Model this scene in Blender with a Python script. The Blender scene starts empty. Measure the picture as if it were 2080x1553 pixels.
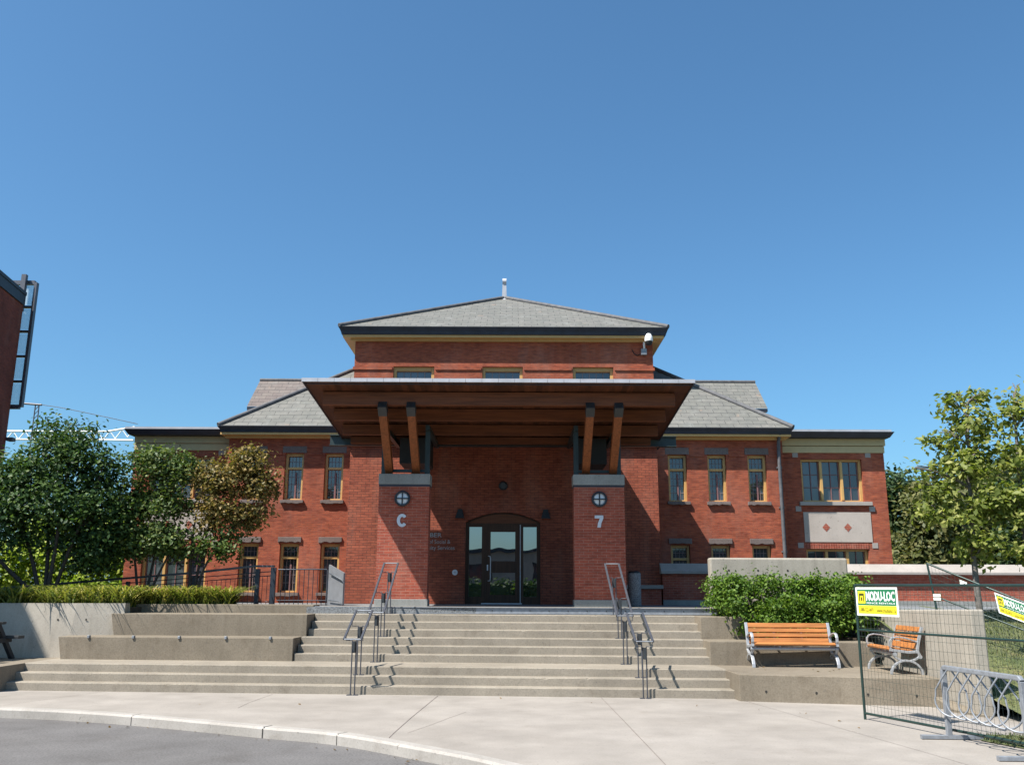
import bpy, bmesh, math, random
import numpy as np
from mathutils import Vector, Matrix
R = math.radians
random.seed(7); rng = np.random.default_rng(7)
sc = bpy.context.scene
col = sc.collection

# ------------------------------------------------------------------ camera
cd = bpy.data.cameras.new('camera'); cam = bpy.data.objects.new('camera', cd); col.objects.link(cam)
cd.sensor_width = 36.0; cd.sensor_fit = 'HORIZONTAL'; cd.lens = 36 * 1850 / 2080
cd.clip_start = 0.1; cd.clip_end = 2000
cam.matrix_world = Matrix.Translation((0, 0, 1.85)) @ Matrix.Rotation(R(90 + 12.9), 4, 'X') @ Matrix.Rotation(0.004, 4, 'Z')
sc.camera = cam

# ------------------------------------------------------------------ world, sun, exposure
SUN = Vector((1.5, 1.0, -2.6)).normalized()          # the way sunlight travels
world = bpy.data.worlds.new('World'); sc.world = world; world.use_nodes = True
wn = world.node_tree.nodes; wl = world.node_tree.links
sky = wn.new('ShaderNodeTexSky'); sky.sky_type = 'NISHITA'; sky.sun_disc = False
sky.sun_elevation = math.asin(-SUN.z); sky.sun_rotation = math.atan2(-SUN.x, -SUN.y)
sky.altitude = 100; sky.air_density = 1.0; sky.dust_density = 1.7; sky.ozone_density = 8.0
wb = wn.new('ShaderNodeMix'); wb.data_type = 'RGBA'; wb.blend_type = 'MULTIPLY'; wb.inputs[0].default_value = 1.0; wb.inputs[7].default_value = (0.735, 0.98, 0.96, 1)   # the camera's white balance
wl.new(sky.outputs[0], wb.inputs[6]); wl.new(wb.outputs[2], wn['Background'].inputs[0]); wn['Background'].inputs[1].default_value = 0.092
sd = bpy.data.lights.new('sun', 'SUN'); sd.energy = 5.0; sd.angle = R(0.53); sd.color = (1.0, 0.95, 0.87)
sun = bpy.data.objects.new('sun', sd); col.objects.link(sun)
sun.rotation_euler = SUN.to_track_quat('-Z', 'Y').to_euler()
vs = sc.view_settings; vs.view_transform = 'Standard'; vs.look = 'None'; vs.exposure = 1.0; vs.gamma = 1.0
vs.use_curve_mapping = False

# ------------------------------------------------------------------ materials
class NT:
    """tiny node helper"""
    def __init__(s, name):
        s.m = bpy.data.materials.new(name); s.m.use_nodes = True
        s.t = s.m.node_tree; s.n = s.t.nodes; s.l = s.t.links; s.b = s.n['Principled BSDF']
    def new(s, t, **k):
        nd = s.n.new(t)
        for a, v in k.items(): setattr(nd, a, v)
        return nd
    def link(s, a, b): s.l.new(a, b)
    def math(s, op, a, b=None):
        nd = s.new('ShaderNodeMath', operation=op)
        for i, v in enumerate((a, b)):
            if v is None: continue
            if isinstance(v, (int, float)): nd.inputs[i].default_value = v
            else: s.link(v, nd.inputs[i])
        return nd.outputs[0]
    def mix(s, fac, a, b, mode='MIX'):
        nd = s.new('ShaderNodeMix', data_type='RGBA', blend_type=mode)
        for i, v in ((0, fac), (6, a), (7, b)):
            if isinstance(v, (int, float)): nd.inputs[i].default_value = v
            elif isinstance(v, tuple): nd.inputs[i].default_value = (*v, 1)
            else: s.link(v, nd.inputs[i])
        return nd.outputs[2]
    def pos(s):
        return s.new('ShaderNodeNewGeometry').outputs['Position']
    def noise(s, scale, detail=3, vec=None, sc3=None, rough=0.55):
        nd = s.new('ShaderNodeTexNoise'); nd.inputs['Scale'].default_value = scale
        nd.inputs['Detail'].default_value = detail; nd.inputs['Roughness'].default_value = rough
        v = vec or s.pos()
        if sc3:
            mp = s.new('ShaderNodeMapping'); mp.inputs['Scale'].default_value = sc3
            s.link(v, mp.inputs['Vector']); v = mp.outputs[0]
        s.link(v, nd.inputs['Vector']); return nd.outputs['Fac']
    def ramp(s, fac, *stops):
        nd = s.new('ShaderNodeValToRGB'); e = nd.color_ramp.elements
        while len(e) < len(stops): e.new(0.5)
        for i, (p, c) in enumerate(stops): e[i].position = p; e[i].color = (*c, 1)
        s.link(fac, nd.inputs[0]); return nd.outputs[0]
    def wallvec(s):
        g = s.new('ShaderNodeNewGeometry'); sp = s.new('ShaderNodeSeparateXYZ'); s.link(g.outputs['Position'], sp.inputs[0])
        sn = s.new('ShaderNodeSeparateXYZ'); s.link(g.outputs['True Normal'], sn.inputs[0])
        side = s.math('GREATER_THAN', s.math('ABSOLUTE', sn.outputs[0]), 0.7)
        u = s.math('ADD', s.math('MULTIPLY', sp.outputs[1], side), s.math('MULTIPLY', sp.outputs[0], s.math('SUBTRACT', 1.0, side)))
        c = s.new('ShaderNodeCombineXYZ'); s.link(u, c.inputs[0]); s.link(sp.outputs[2], c.inputs[1]); return c.outputs[0]
    def bump(s, h, strength=0.3, dist=0.01):
        nd = s.new('ShaderNodeBump'); nd.inputs['Strength'].default_value = strength; nd.inputs['Distance'].default_value = dist
        s.link(h, nd.inputs['Height']); s.link(nd.outputs[0], s.b.inputs['Normal'])

def plain(name, c, rough=0.6, metal=0.0, var=0.15, scale=6.0, spec=0.5):
    t = NT(name); n = t.noise(scale, 4)
    a = tuple(x * (1 - var) for x in c); b = tuple(min(1, x * (1 + var)) for x in c)
    t.link(t.ramp(n, (0.3, a), (0.7, b)), t.b.inputs['Base Color'])
    t.b.inputs['Roughness'].default_value = rough; t.b.inputs['Metallic'].default_value = metal
    t.b.inputs['Specular IOR Level'].default_value = spec
    return t.m

def brick(name, c1, c2, mortar, w=0.21, h=0.066, ms=0.008, rough=0.85, patch=(0.75, 1.15), dark=None):
    t = NT(name); v = t.wallvec()
    nz = t.new('ShaderNodeTexNoise'); nz.inputs['Scale'].default_value = 9; t.link(v, nz.inputs['Vector'])
    va = t.new('ShaderNodeVectorMath', operation='MULTIPLY_ADD'); t.link(nz.outputs['Color'], va.inputs[0])
    va.inputs[1].default_value = (0.012, 0.012, 0); t.link(v, va.inputs[2])
    bt = t.new('ShaderNodeTexBrick'); t.link(va.outputs[0], bt.inputs['Vector'])
    bt.inputs['Scale'].default_value = 1.0; bt.inputs['Brick Width'].default_value = w; bt.inputs['Row Height'].default_value = h
    bt.inputs['Mortar Size'].default_value = ms; bt.inputs['Mortar Smooth'].default_value = 0.2; bt.inputs['Bias'].default_value = -0.1
    bt.inputs['Color1'].default_value = (*c1, 1); bt.inputs['Color2'].default_value = (*c2, 1); bt.inputs['Mortar'].default_value = (*mortar, 1)
    n1 = t.noise(0.9, 5, rough=0.6); p = t.ramp(n1, (0.3, (patch[0],) * 3), (0.7, (patch[1],) * 3))
    n2 = t.noise(14, 3, sc3=(0.35, 0.35, 1.3)); q = t.ramp(n2, (0.3, (0.72, 0.66, 0.62)), (0.5, (1, 1, 1)), (0.72, (1.25, 1.2, 1.1)))
    c = t.mix(1.0, t.mix(1.0, bt.outputs['Color'], p, 'MULTIPLY'), q, 'MULTIPLY')
    n3 = t.noise(1.6, 4, sc3=(1, 1, 0.35)); c = t.mix(t.ramp(n3, (0.52, (0, 0, 0)), (0.78, (0.20,) * 3)), c, (0.36, 0.25, 0.20))
    t.link(c, t.b.inputs['Base Color']); t.b.inputs['Roughness'].default_value = rough; t.b.inputs['Specular IOR Level'].default_value = 0.25
    hgt = t.math('ADD', t.math('MULTIPLY', bt.outputs['Fac'], -1.0), t.math('MULTIPLY', t.noise(60, 2), 0.6))
    t.bump(hgt, 0.5, 0.008); return t.m

def slate(name, c1, c2, gap, streak):
    t = NT(name); v = t.wallvec()
    bt = t.new('ShaderNodeTexBrick'); t.link(v, bt.inputs['Vector'])
    for k, x in (('Scale', 1.0), ('Brick Width', 0.42), ('Row Height', 0.155), ('Mortar Size', 0.006), ('Mortar Smooth', 0.3), ('Bias', -0.2)): bt.inputs[k].default_value = x
    bt.inputs['Color1'].default_value = (*c1, 1); bt.inputs['Color2'].default_value = (*c2, 1); bt.inputs['Mortar'].default_value = (*gap, 1)
    st = t.noise(1.0, 4, sc3=(2.6, 2.6, 0.25)); c = t.mix(t.ramp(st, (0.55, (0, 0, 0)), (0.75, (0.55,) * 3)), bt.outputs['Color'], streak)
    n = t.noise(5, 4); c = t.mix(1.0, c, t.ramp(n, (0.3, (0.85, 0.85, 0.85)), (0.7, (1.12, 1.1, 1.06))), 'MULTIPLY')
    rr = t.noise(2.2, 3); c = t.mix(t.ramp(rr, (0.68, (0, 0, 0)), (0.76, (0.5,) * 3)), c, (0.34, 0.21, 0.14))
    t.link(c, t.b.inputs['Base Color']); t.b.inputs['Roughness'].default_value = 0.7; t.b.inputs['Specular IOR Level'].default_value = 0.3
    t.bump(t.math('MULTIPLY', bt.outputs['Fac'], -1.0), 0.6, 0.012); return t.m

def concrete(name, c, streaks=0.5, speck=0.25, rough=0.85):
    t = NT(name)
    n1 = t.noise(1.3, 5, rough=0.6); cc = t.ramp(n1, (0.3, tuple(x * 0.86 for x in c)), (0.7, tuple(x * 1.08 for x in c)))
    n2 = t.noise(2.2, 4, sc3=(3.2, 3.2, 0.14)); cc = t.mix(t.ramp(n2, (0.5, (0, 0, 0)), (0.8, (streaks,) * 3)), cc, tuple(x * y for x, y in zip(c, (0.52, 0.5, 0.47))))
    n5 = t.noise(0.45, 3, rough=0.7); cc = t.mix(1.0, cc, t.ramp(n5, (0.35, (0.90, 0.895, 0.885)), (0.65, (1.06, 1.06, 1.06))), 'MULTIPLY')
    n3 = t.noise(38, 3); cc = t.mix(1.0, cc, t.ramp(n3, (0.3, (1 - speck,) * 3), (0.55, (1, 1, 1)), (0.8, (1 + speck * 0.4,) * 3)), 'MULTIPLY')
    n4 = t.noise(22, 1, rough=0.2); cc = t.mix(t.ramp(n4, (0.74, (0, 0, 0)), (0.78, (0.5,) * 3)), cc, (0.12, 0.11, 0.1))
    t.link(cc, t.b.inputs['Base Color']); t.b.inputs['Roughness'].default_value = rough; t.b.inputs['Specular IOR Level'].default_value = 0.3
    t.bump(t.noise(45, 4), 0.25, 0.006); return t.m

def wood(name, c, axis=0, rough=0.55, plank=None):
    t = NT(name); s3 = [9, 9, 9]; s3[axis] = 0.6
    n = t.noise(2.4, 5, sc3=tuple(s3)); cc = t.ramp(n, (0.3, tuple(x * 0.62 for x in c)), (0.7, tuple(x * 1.25 for x in c)))
    if plank:
        sp = t.new('ShaderNodeSeparateXYZ'); t.link(t.pos(), sp.inputs[0])
        k = t.math('FLOOR', t.math('DIVIDE', sp.outputs[plank[0]], plank[1]))
        wn_ = t.new('ShaderNodeTexWhiteNoise', noise_dimensions='1D'); t.link(k, wn_.inputs['W'])
        cc = t.mix(1.0, cc, t.ramp(wn_.outputs[0], (0.0, (0.6, 0.6, 0.6)), (1.0, (1.3, 1.25, 1.2))), 'MULTIPLY')
    t.link(cc, t.b.inputs['Base Color']); t.b.inputs['Roughness'].default_value = rough; t.b.inputs['Specular IOR Level'].default_value = 0.3
    return t.m

def leafmat(name, *stops, trans=0.35, k=0.7):
    stops = [(p, tuple(x * k for x in c)) for p, c in stops]
    t = NT(name); g = t.new('ShaderNodeNewGeometry')
    n = t.noise(1.7, 3); f = t.math('ADD', t.math('MULTIPLY', g.outputs['Random Per Island'], 0.6), t.math('MULTIPLY', n, 0.4))
    c = t.ramp(f, *stops)
    t.link(c, t.b.inputs['Base Color']); t.b.inputs['Roughness'].default_value = 0.5; t.b.inputs['Specular IOR Level'].default_value = 0.22
    tr = t.new('ShaderNodeBsdfTranslucent'); t.link(t.mix(1.0, c, (1.3, 1.45, 0.6), 'MULTIPLY'), tr.inputs[0])
    mx = t.new('ShaderNodeMixShader'); mx.inputs[0].default_value = trans
    t.link(t.b.outputs[0], mx.inputs[1]); t.link(tr.outputs[0], mx.inputs[2]); t.link(mx.outputs[0], t.n['Material Output'].inputs[0])
    return t.m

def glass(name, c, rough=0.03, ior=1.9):
    t = NT(name); n = t.noise(0.8, 2)
    t.link(t.ramp(n, (0.35, tuple(x * 0.6 for x in c)), (0.65, tuple(x * 1.3 for x in c))), t.b.inputs['Base Color'])
    t.b.inputs['Roughness'].default_value = rough; t.b.inputs['IOR'].default_value = ior
    t.bump(t.noise(1.1, 1), 0.12, 0.02); return t.m

def screen(name):
    t = NT(name); t.b.inputs['Base Color'].default_value = (0.70, 0.80, 0.82, 1); t.b.inputs['Roughness'].default_value = 0.15
    tr = t.new('ShaderNodeBsdfTransparent'); tr.inputs[0].default_value = (0.96, 0.98, 0.97, 1); mx = t.new('ShaderNodeMixShader'); mx.inputs[0].default_value = 0.72
    t.link(t.b.outputs[0], mx.inputs[1]); t.link(tr.outputs[0], mx.inputs[2]); t.link(mx.outputs[0], t.n['Material Output'].inputs[0]); return t.m

M = dict(
    brick=brick('old_red_brick', (0.325, 0.083, 0.042), (0.245, 0.061, 0.037), (0.235, 0.095, 0.06), h=0.056, ms=0.0045),
    brick_bay=brick('rough_red_brick', (0.30, 0.084, 0.048), (0.235, 0.062, 0.038), (0.10, 0.042, 0.033), h=0.072, w=0.22, ms=0.006),
    brick_new=brick('smooth_red_brick', (0.305, 0.075, 0.046), (0.265, 0.064, 0.042), (0.31, 0.17, 0.13), h=0.066, w=0.215, ms=0.0045, patch=(0.9, 1.08)),
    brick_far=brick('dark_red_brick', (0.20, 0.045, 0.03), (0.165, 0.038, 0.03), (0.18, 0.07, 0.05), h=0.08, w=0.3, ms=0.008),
    slate=slate('grey_roof_slate', (0.130, 0.130, 0.120), (0.155, 0.150, 0.140), (0.045, 0.045, 0.045), (0.21, 0.215, 0.205)),
    slate_p=slate('purple_roof_slate', (0.128, 0.104, 0.098), (0.152, 0.130, 0.118), (0.05, 0.045, 0.045), (0.18, 0.176, 0.168)),
    gutter=plain('slate_blue_gutter', (0.016, 0.021, 0.035), 0.55, 0, 0.3, 3),
    lead=plain('weathered_lead', (0.085, 0.085, 0.092), 0.75, 0.0, 0.3, 6),
    ochre=plain('ochre_paint', (0.50, 0.30, 0.105), 0.5, 0, 0.06),
    tan=plain('tan_paint', (0.46, 0.36, 0.19), 0.6, 0, 0.05),
    sash=plain('purple_brown_paint', (0.17, 0.085, 0.085), 0.6, 0, 0.1),
    muntin=plain('grey_brown_glazing_bar', (0.21, 0.165, 0.165), 0.6, 0, 0.1),
    glass=glass('window_glass', (0.045, 0.05, 0.062)),
    doorglass=glass('door_glass', (0.018, 0.021, 0.022), 0.01, 3.6),
    stone=concrete('brown_stone', (0.165, 0.13, 0.12), 0.2, 0.3),
    conc=concrete('warm_concrete', (0.205, 0.172, 0.131), 0.4, 0.22),
    conc_l=concrete('pale_concrete', (0.325, 0.294, 0.250), 0.5, 0.13),
    conc_step=concrete('step_concrete', (0.262, 0.229, 0.186), 0.2, 0.20),
    conc_g=concrete('grey_concrete', (0.26, 0.265, 0.255), 0.3, 0.15),
    coping=concrete('white_coping', (0.315, 0.283, 0.258), 0.15, 0.1),
    pave=concrete('pavement_concrete', (0.275, 0.248, 0.222), 0.05, 0.10),
    kerbm=concrete('kerb_concrete', (0.33, 0.305, 0.28), 0.2, 0.12),
    asphalt=concrete('worn_asphalt', (0.132, 0.125, 0.123), 0.05, 0.35),
    hole=plain('dark_hole', (0.03, 0.028, 0.025), 0.9),
    soil=plain('garden_soil', (0.07, 0.05, 0.035), 0.95, 0, 0.4, 12),
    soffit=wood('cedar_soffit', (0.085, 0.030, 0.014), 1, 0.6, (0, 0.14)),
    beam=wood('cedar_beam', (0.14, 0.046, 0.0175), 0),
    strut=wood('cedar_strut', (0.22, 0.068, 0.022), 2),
    doorwood=wood('dark_door_wood', (0.06, 0.026, 0.012), 2, 0.5),
    green=plain('dark_green_steel', (0.022, 0.036, 0.037), 0.45, 0.1, 0.15),
    flash=plain('zinc_flashing', (0.40, 0.40, 0.43), 0.5, 0.2, 0.12, 3),
    steel=plain('galvanised_steel', (0.24, 0.255, 0.28), 0.5, 0.35, 0.18, 14),
    rail=plain('grey_painted_steel', (0.060, 0.064, 0.078), 0.5, 0.2, 0.15, 10),
    raildark=plain('dark_painted_steel', (0.06, 0.07, 0.085), 0.45, 0.2, 0.15, 10),
    plate=plain('dark_steel_plate', (0.035, 0.04, 0.045), 0.5, 0.2),
    navy=plain('navy_railing_paint', (0.018, 0.024, 0.035), 0.5, 0.1),
    alu=plain('cast_aluminium', (0.38, 0.39, 0.41), 0.4, 0.4, 0.08, 20),
    slat=wood('orange_plastic_wood', (0.385, 0.152, 0.046), 0),
    fence=plain('green_fence_steel', (0.014, 0.034, 0.029), 0.4, 0.1),
    wire=plain('dark_fence_wire', (0.045, 0.06, 0.05), 0.5, 0.2),
    signw=plain('sign_white', (0.80, 0.80, 0.78), 0.4, 0, 0.03),
    signg=plain('sign_green', (0.02, 0.16, 0.075), 0.4, 0, 0.05),
    signy=plain('sign_yellow', (0.80, 0.66, 0.03), 0.4, 0, 0.04),
    signk=plain('sign_dark', (0.05, 0.06, 0.01), 0.5),
    silver=plain('satin_silver', (0.55, 0.56, 0.60), 0.4, 0.2, 0.05),
    frost=plain('frosted_lamp_glass', (0.62, 0.64, 0.66), 0.25, 0, 0.05),
    white=plain('white_plastic', (0.80, 0.80, 0.80), 0.3, 0, 0.03),
    black=plain('black_plastic', (0.010, 0.0105, 0.012), 0.7, 0),
    aggr=concrete('exposed_aggregate', (0.20, 0.21, 0.22), 0.0, 0.7),
    panelm=plain('grey_sheet_metal', (0.20, 0.205, 0.22), 0.5, 0.3, 0.1),
    bark=plain('dark_bark', (0.055, 0.042, 0.035), 0.9, 0, 0.4, 25),
    barkg=plain('grey_bark', (0.13, 0.115, 0.105), 0.9, 0, 0.35, 25),
    fin=plain('fin_frame_metal', (0.10, 0.10, 0.115), 0.45, 0.3),
    finglass=screen('pale_screen_glass'),
    table=plain('dark_stained_timber', (0.022, 0.024, 0.028), 0.6),
    panel=concrete('rendered_panel', (0.40, 0.348, 0.308), 0.12, 0.06),
    truss=plain('white_truss_paint', (0.75, 0.77, 0.80), 0.5, 0, 0.05),
    fabric=plain('text_grey', (0.30, 0.30, 0.31), 0.5, 0.2),
    leafA=leafmat('dark_green_leaf', (0.15, (0.018, 0.040, 0.014)), (0.5, (0.042, 0.084, 0.026)), (0.85, (0.105, 0.155, 0.042)), trans=0.3, k=1.12),
    leafB=leafmat('mid_green_leaf', (0.15, (0.028, 0.052, 0.018)), (0.5, (0.065, 0.105, 0.028)), (0.85, (0.15, 0.17, 0.05)), trans=0.3, k=1.15),
    leafC=leafmat('bronze_leaf', (0.15, (0.05, 0.056, 0.016)), (0.45, (0.135, 0.108, 0.033)), (0.85, (0.30, 0.205, 0.075)), trans=0.3, k=1.05),
    leafY=leafmat('yellow_green_leaf', (0.15, (0.14, 0.20, 0.03)), (0.5, (0.26, 0.34, 0.05)), (0.85, (0.46, 0.50, 0.11)), trans=0.4, k=1.0),
    leafM=leafmat('maple_leaf', (0.10, (0.06, 0.085, 0.02)), (0.5, (0.16, 0.19, 0.045)), (0.8, (0.29, 0.29, 0.095)), (0.95, (0.42, 0.36, 0.18)), trans=0.45, k=1.15),
    leafH=leafmat('hedge_leaf', (0.15, (0.03, 0.068, 0.012)), (0.5, (0.085, 0.155, 0.022)), (0.85, (0.19, 0.27, 0.045)), (0.96, (0.42, 0.38, 0.06)), trans=0.3, k=1.0),
    leafF=leafmat('far_olive_leaf', (0.15, (0.05, 0.065, 0.025)), (0.5, (0.10, 0.11, 0.04)), (0.85, (0.19, 0.17, 0.065)), trans=0.25, k=1.0),
    leafG=leafmat('far_green_leaf', (0.15, (0.035, 0.07, 0.035)), (0.5, (0.065, 0.115, 0.05)), (0.85, (0.11, 0.16, 0.065)), trans=0.25),
    lily=leafmat('daylily_blade', (0.15, (0.05, 0.085, 0.015)), (0.45, (0.17, 0.20, 0.045)), (0.75, (0.40, 0.36, 0.11)), (0.95, (0.62, 0.48, 0.20)), trans=0.3, k=0.95),
    grassb=leafmat('grass_blade', (0.15, (0.05, 0.075, 0.02)), (0.6, (0.12, 0.15, 0.05)), (0.9, (0.26, 0.23, 0.12)), trans=0.25),
    litter=leafmat('fallen_leaf', (0.1, (0.09, 0.06, 0.03)), (0.6, (0.22, 0.14, 0.06)), (0.9, (0.40, 0.27, 0.12)), trans=0.1),
)
def grassground():
    t = NT('grass_ground'); n = t.noise(1.2, 5, rough=0.7); n2 = t.noise(20, 3)
    c = t.ramp(n, (0.35, (0.055, 0.075, 0.025)), (0.55, (0.11, 0.12, 0.045)), (0.7, (0.20, 0.15, 0.08)))
    c = t.mix(1.0, c, t.ramp(n2, (0.3, (0.6, 0.6, 0.6)), (0.7, (1.3, 1.3, 1.2))), 'MULTIPLY')
    t.link(c, t.b.inputs['Base Color']); t.b.inputs['Roughness'].default_value = 0.95; t.bump(n2, 0.6, 0.03); return t.m
M['grass'] = grassground()
def stain(mt, scale, lo, hi, amount):
    t = mt.node_tree; b = t.nodes['Principled BSDF']; src = b.inputs['Base Color'].links[0].from_socket
    g = t.nodes.new('ShaderNodeNewGeometry'); n = t.nodes.new('ShaderNodeTexNoise'); n.inputs['Scale'].default_value = scale; n.inputs['Detail'].default_value = 6; n.inputs['Roughness'].default_value = 0.7
    t.links.new(g.outputs['Position'], n.inputs['Vector']); r = t.nodes.new('ShaderNodeValToRGB'); r.color_ramp.elements[0].position = lo; r.color_ramp.elements[1].position = hi
    r.color_ramp.elements[1].color = (amount, amount, amount, 1); t.links.new(n.outputs['Fac'], r.inputs[0])
    m = t.nodes.new('ShaderNodeMix'); m.data_type = 'RGBA'; m.blend_type = 'MULTIPLY'; t.links.new(r.outputs[0], m.inputs[0]); t.links.new(src, m.inputs[6]); m.inputs[7].default_value = (0.62, 0.58, 0.54, 1)
    t.links.new(m.outputs[2], b.inputs['Base Color'])
stain(M['pave'], 1.6, 0.56, 0.74, 0.35); stain(M['pave'], 11.0, 0.66, 0.72, 0.5); stain(M['conc_step'], 2.4, 0.55, 0.72, 0.5); stain(M['conc'], 1.8, 0.52, 0.70, 0.55)
stain(M['asphalt'], 1.1, 0.52, 0.72, 0.4); stain(M['asphalt'], 14.0, 0.64, 0.70, 0.6); stain(M['kerbm'], 3.0, 0.54, 0.70, 0.45)

# ------------------------------------------------------------------ mesh helpers
class MB:
    """collects faces, then links ONE mesh object"""
    def __init__(s, *mats): s.v = []; s.f = []; s.mi = []; s.sm = []; s.mats = list(mats)
    def add(s, vs_, fs, mi=0, smooth=False):
        o = len(s.v); s.v += [tuple(p) for p in vs_]
        for f in fs: s.f.append(tuple(i + o for i in f)); s.mi.append(mi); s.sm.append(smooth)
        return s
    def quad(s, a, b, c, d, mi=0): return s.add((a, b, c, d), ((0, 1, 2, 3),), mi)
    def poly(s, pts, mi=0): return s.add(pts, (tuple(range(len(pts))),), mi)
    def hexa(s, p, mi=0):   # 8 points: bottom 0-3 ccw, top 4-7
        return s.add(p, ((3, 2, 1, 0), (4, 5, 6, 7), (0, 1, 5, 4), (1, 2, 6, 5), (2, 3, 7, 6), (3, 0, 4, 7)), mi)
    def box(s, x0, x1, y0, y1, z0, z1, mi=0, k=0.0):       # k shears y with x
        P = [(x, y - k * x, z) for z in (z0, z1) for x, y in ((x0, y0), (x1, y0), (x1, y1), (x0, y1))]
        return s.hexa(P, mi)
    def prism(s, pts, z0, z1, mi=0, top=None):              # plan polygon, ccw; top: optional other plan
        n = len(pts); t = top or pts
        z1s = z1 if isinstance(z1, (list, tuple)) else [z1] * n
        V = [(x, y, z0) for x, y in pts] + [(x, y, z) for (x, y), z in zip(t, z1s)]
        F = [tuple(range(n - 1, -1, -1)), tuple(range(n, 2 * n))] + [(i, (i + 1) % n, n + (i + 1) % n, n + i) for i in range(n)]
        return s.add(V, F, mi)
    def extrude(s, pts, y0, y1, mi=0):                      # outline in x,z pushed along y
        n = len(pts); V = [(x, y0, z) for x, z in pts] + [(x, y1, z) for x, z in pts]
        F = [tuple(range(n)), tuple(range(2 * n - 1, n - 1, -1))] + [((i + 1) % n, i, n + i, n + (i + 1) % n) for i in range(n)]
        return s.add(V, F, mi)
    def tube(s, pts, r, n=8, mi=0, rect=None, cap=True, smooth=True):
        pts = [Vector(p) for p in pts]; L = len(pts); rs = r if isinstance(r, (list, tuple)) else [r] * L
        V = []; prev = None
        for i, p in enumerate(pts):
            d = (pts[min(i + 1, L - 1)] - pts[max(i - 1, 0)]).normalized()
            if prev is None:
                a = Vector((0, 0, 1)) if abs(d.z) < 0.95 else Vector((0, 1, 0))
                u = d.cross(a).normalized()
            else: u = (prev - d * prev.dot(d)).normalized()
            prev = u; w = u.cross(d).normalized()
            if rect:
                for a_, b_ in ((-1, -1), (1, -1), (1, 1), (-1, 1)): V.append(p + u * a_ * rect[0] / 2 + w * b_ * rect[1] / 2)
            else:
                for j in range(n):
                    t = 2 * math.pi * j / n; V.append(p + (u * math.cos(t) + w * math.sin(t)) * rs[i])
        k = 4 if rect else n
        F = [(i * k + j, i * k + (j + 1) % k, (i + 1) * k + (j + 1) % k, (i + 1) * k + j) for i in range(L - 1) for j in range(k)]
        s.add(V, F, mi, smooth and not rect)
        if cap: s.add(V[:k], (tuple(range(k - 1, -1, -1)),), mi); s.add(V[-k:], (tuple(range(k)),), mi)
        return s
    def bar(s, a, b, w, h=None, mi=0): return s.tube((a, b), 0, rect=(w, h or w), mi=mi)
    def lathe(s, prof, cx, cy, n=24, mi=0):                 # prof: (radius, z)
        V = [(cx + r * math.cos(2 * math.pi * j / n), cy + r * math.sin(2 * math.pi * j / n), z) for r, z in prof for j in range(n)]
        F = [(i * n + j, i * n + (j + 1) % n, (i + 1) * n + (j + 1) % n, (i + 1) * n + j) for i in range(len(prof) - 1) for j in range(n)]
        s.add(V, F, mi, True); s.add(V[-n:], (tuple(range(n)),), mi); return s.add(V[:n], (tuple(range(n - 1, -1, -1)),), mi)
    def disc_y(s, x, y, z, r, n=20, mi=0, d=0.0, r2=None):  # short cylinder facing -Y
        V = [(x + r * math.cos(2 * math.pi * j / n), y, z + r * math.sin(2 * math.pi * j / n)) for j in range(n)]
        s.add(V, (tuple(range(n)),), mi)
        if d:
            r2 = r2 or r; W = [(x + r2 * math.cos(2 * math.pi * j / n), y + d, z + r2 * math.sin(2 * math.pi * j / n)) for j in range(n)]
            s.add(V + W, [((j + 1) % n, j, n + j, n + (j + 1) % n) for j in range(n)], mi, True)
        return s
    def build(s, name, parent=None, bevel=0.0, mats=None):
        me = bpy.data.meshes.new(name); me.from_pydata(s.v, [], s.f)
        for m in (mats or s.mats): me.materials.append(m)
        me.polygons.foreach_set('material_index', s.mi); me.polygons.foreach_set('use_smooth', s.sm); me.update()
        o = bpy.data.objects.new(name, me); col.objects.link(o)
        if parent: o.parent = parent; o.matrix_parent_inverse = Matrix.Translation(-wloc(parent))
        if bevel:
            b = o.modifiers.new('edge', 'BEVEL'); b.width = bevel; b.segments = 2; b.limit_method = 'ANGLE'; b.angle_limit = R(40)
        return o
def wloc(o):
    v = Vector(o.location)
    while o.parent: v = v + Vector(o.parent.location); v = v + o.matrix_parent_inverse.translation; o = o.parent
    return v
def tag(o, label=None, cat=None, group=None, kind=None):
    if label: o['label'] = label
    if cat: o['category'] = cat
    if group: o['group'] = group
    if kind: o['kind'] = kind
    return o
def thing(name, label, cat, loc=(0, 0, 0), group=None):
    o = bpy.data.objects.new(name, None); col.objects.link(o); o.location = loc; o.empty_display_size = 0.3
    return tag(o, label, cat, group)
def text_mesh(name, body, size, mat, loc, parent=None, depth=0.006, rot=(R(90), 0, 0), width=None, bold=0.0, align='LEFT'):
    cu = bpy.data.curves.new(name, 'FONT'); cu.body = body; cu.size = size; cu.extrude = depth / 2; cu.offset = bold; cu.align_x = align
    cu.resolution_u = 3
    tmp = bpy.data.objects.new(name, cu); col.objects.link(tmp); dg = bpy.context.evaluated_depsgraph_get(); dg.update()
    me = bpy.data.meshes.new_from_object(tmp.evaluated_get(dg)); bpy.data.objects.remove(tmp)
    me.materials.clear(); me.materials.append(mat)
    me.transform(Matrix.Rotation(rot[2], 4, 'Z') @ Matrix.Rotation(rot[0], 4, 'X')) if width is None else None
    if width is not None:
        xs = [v.co.x for v in me.vertices]; w = max(xs) - min(xs)
        me.transform(Matrix.Rotation(rot[2], 4, 'Z') @ Matrix.Rotation(rot[0], 4, 'X') @ Matrix.Scale(width / w, 4, (1, 0, 0)) @ Matrix.Translation((-min(xs), 0, 0)))
    me.transform(Matrix.Translation(loc))
    o = bpy.data.objects.new(name, me); col.objects.link(o)
    if parent: o.parent = parent; o.matrix_parent_inverse = Matrix.Translation(-wloc(parent))
    return o
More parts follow.
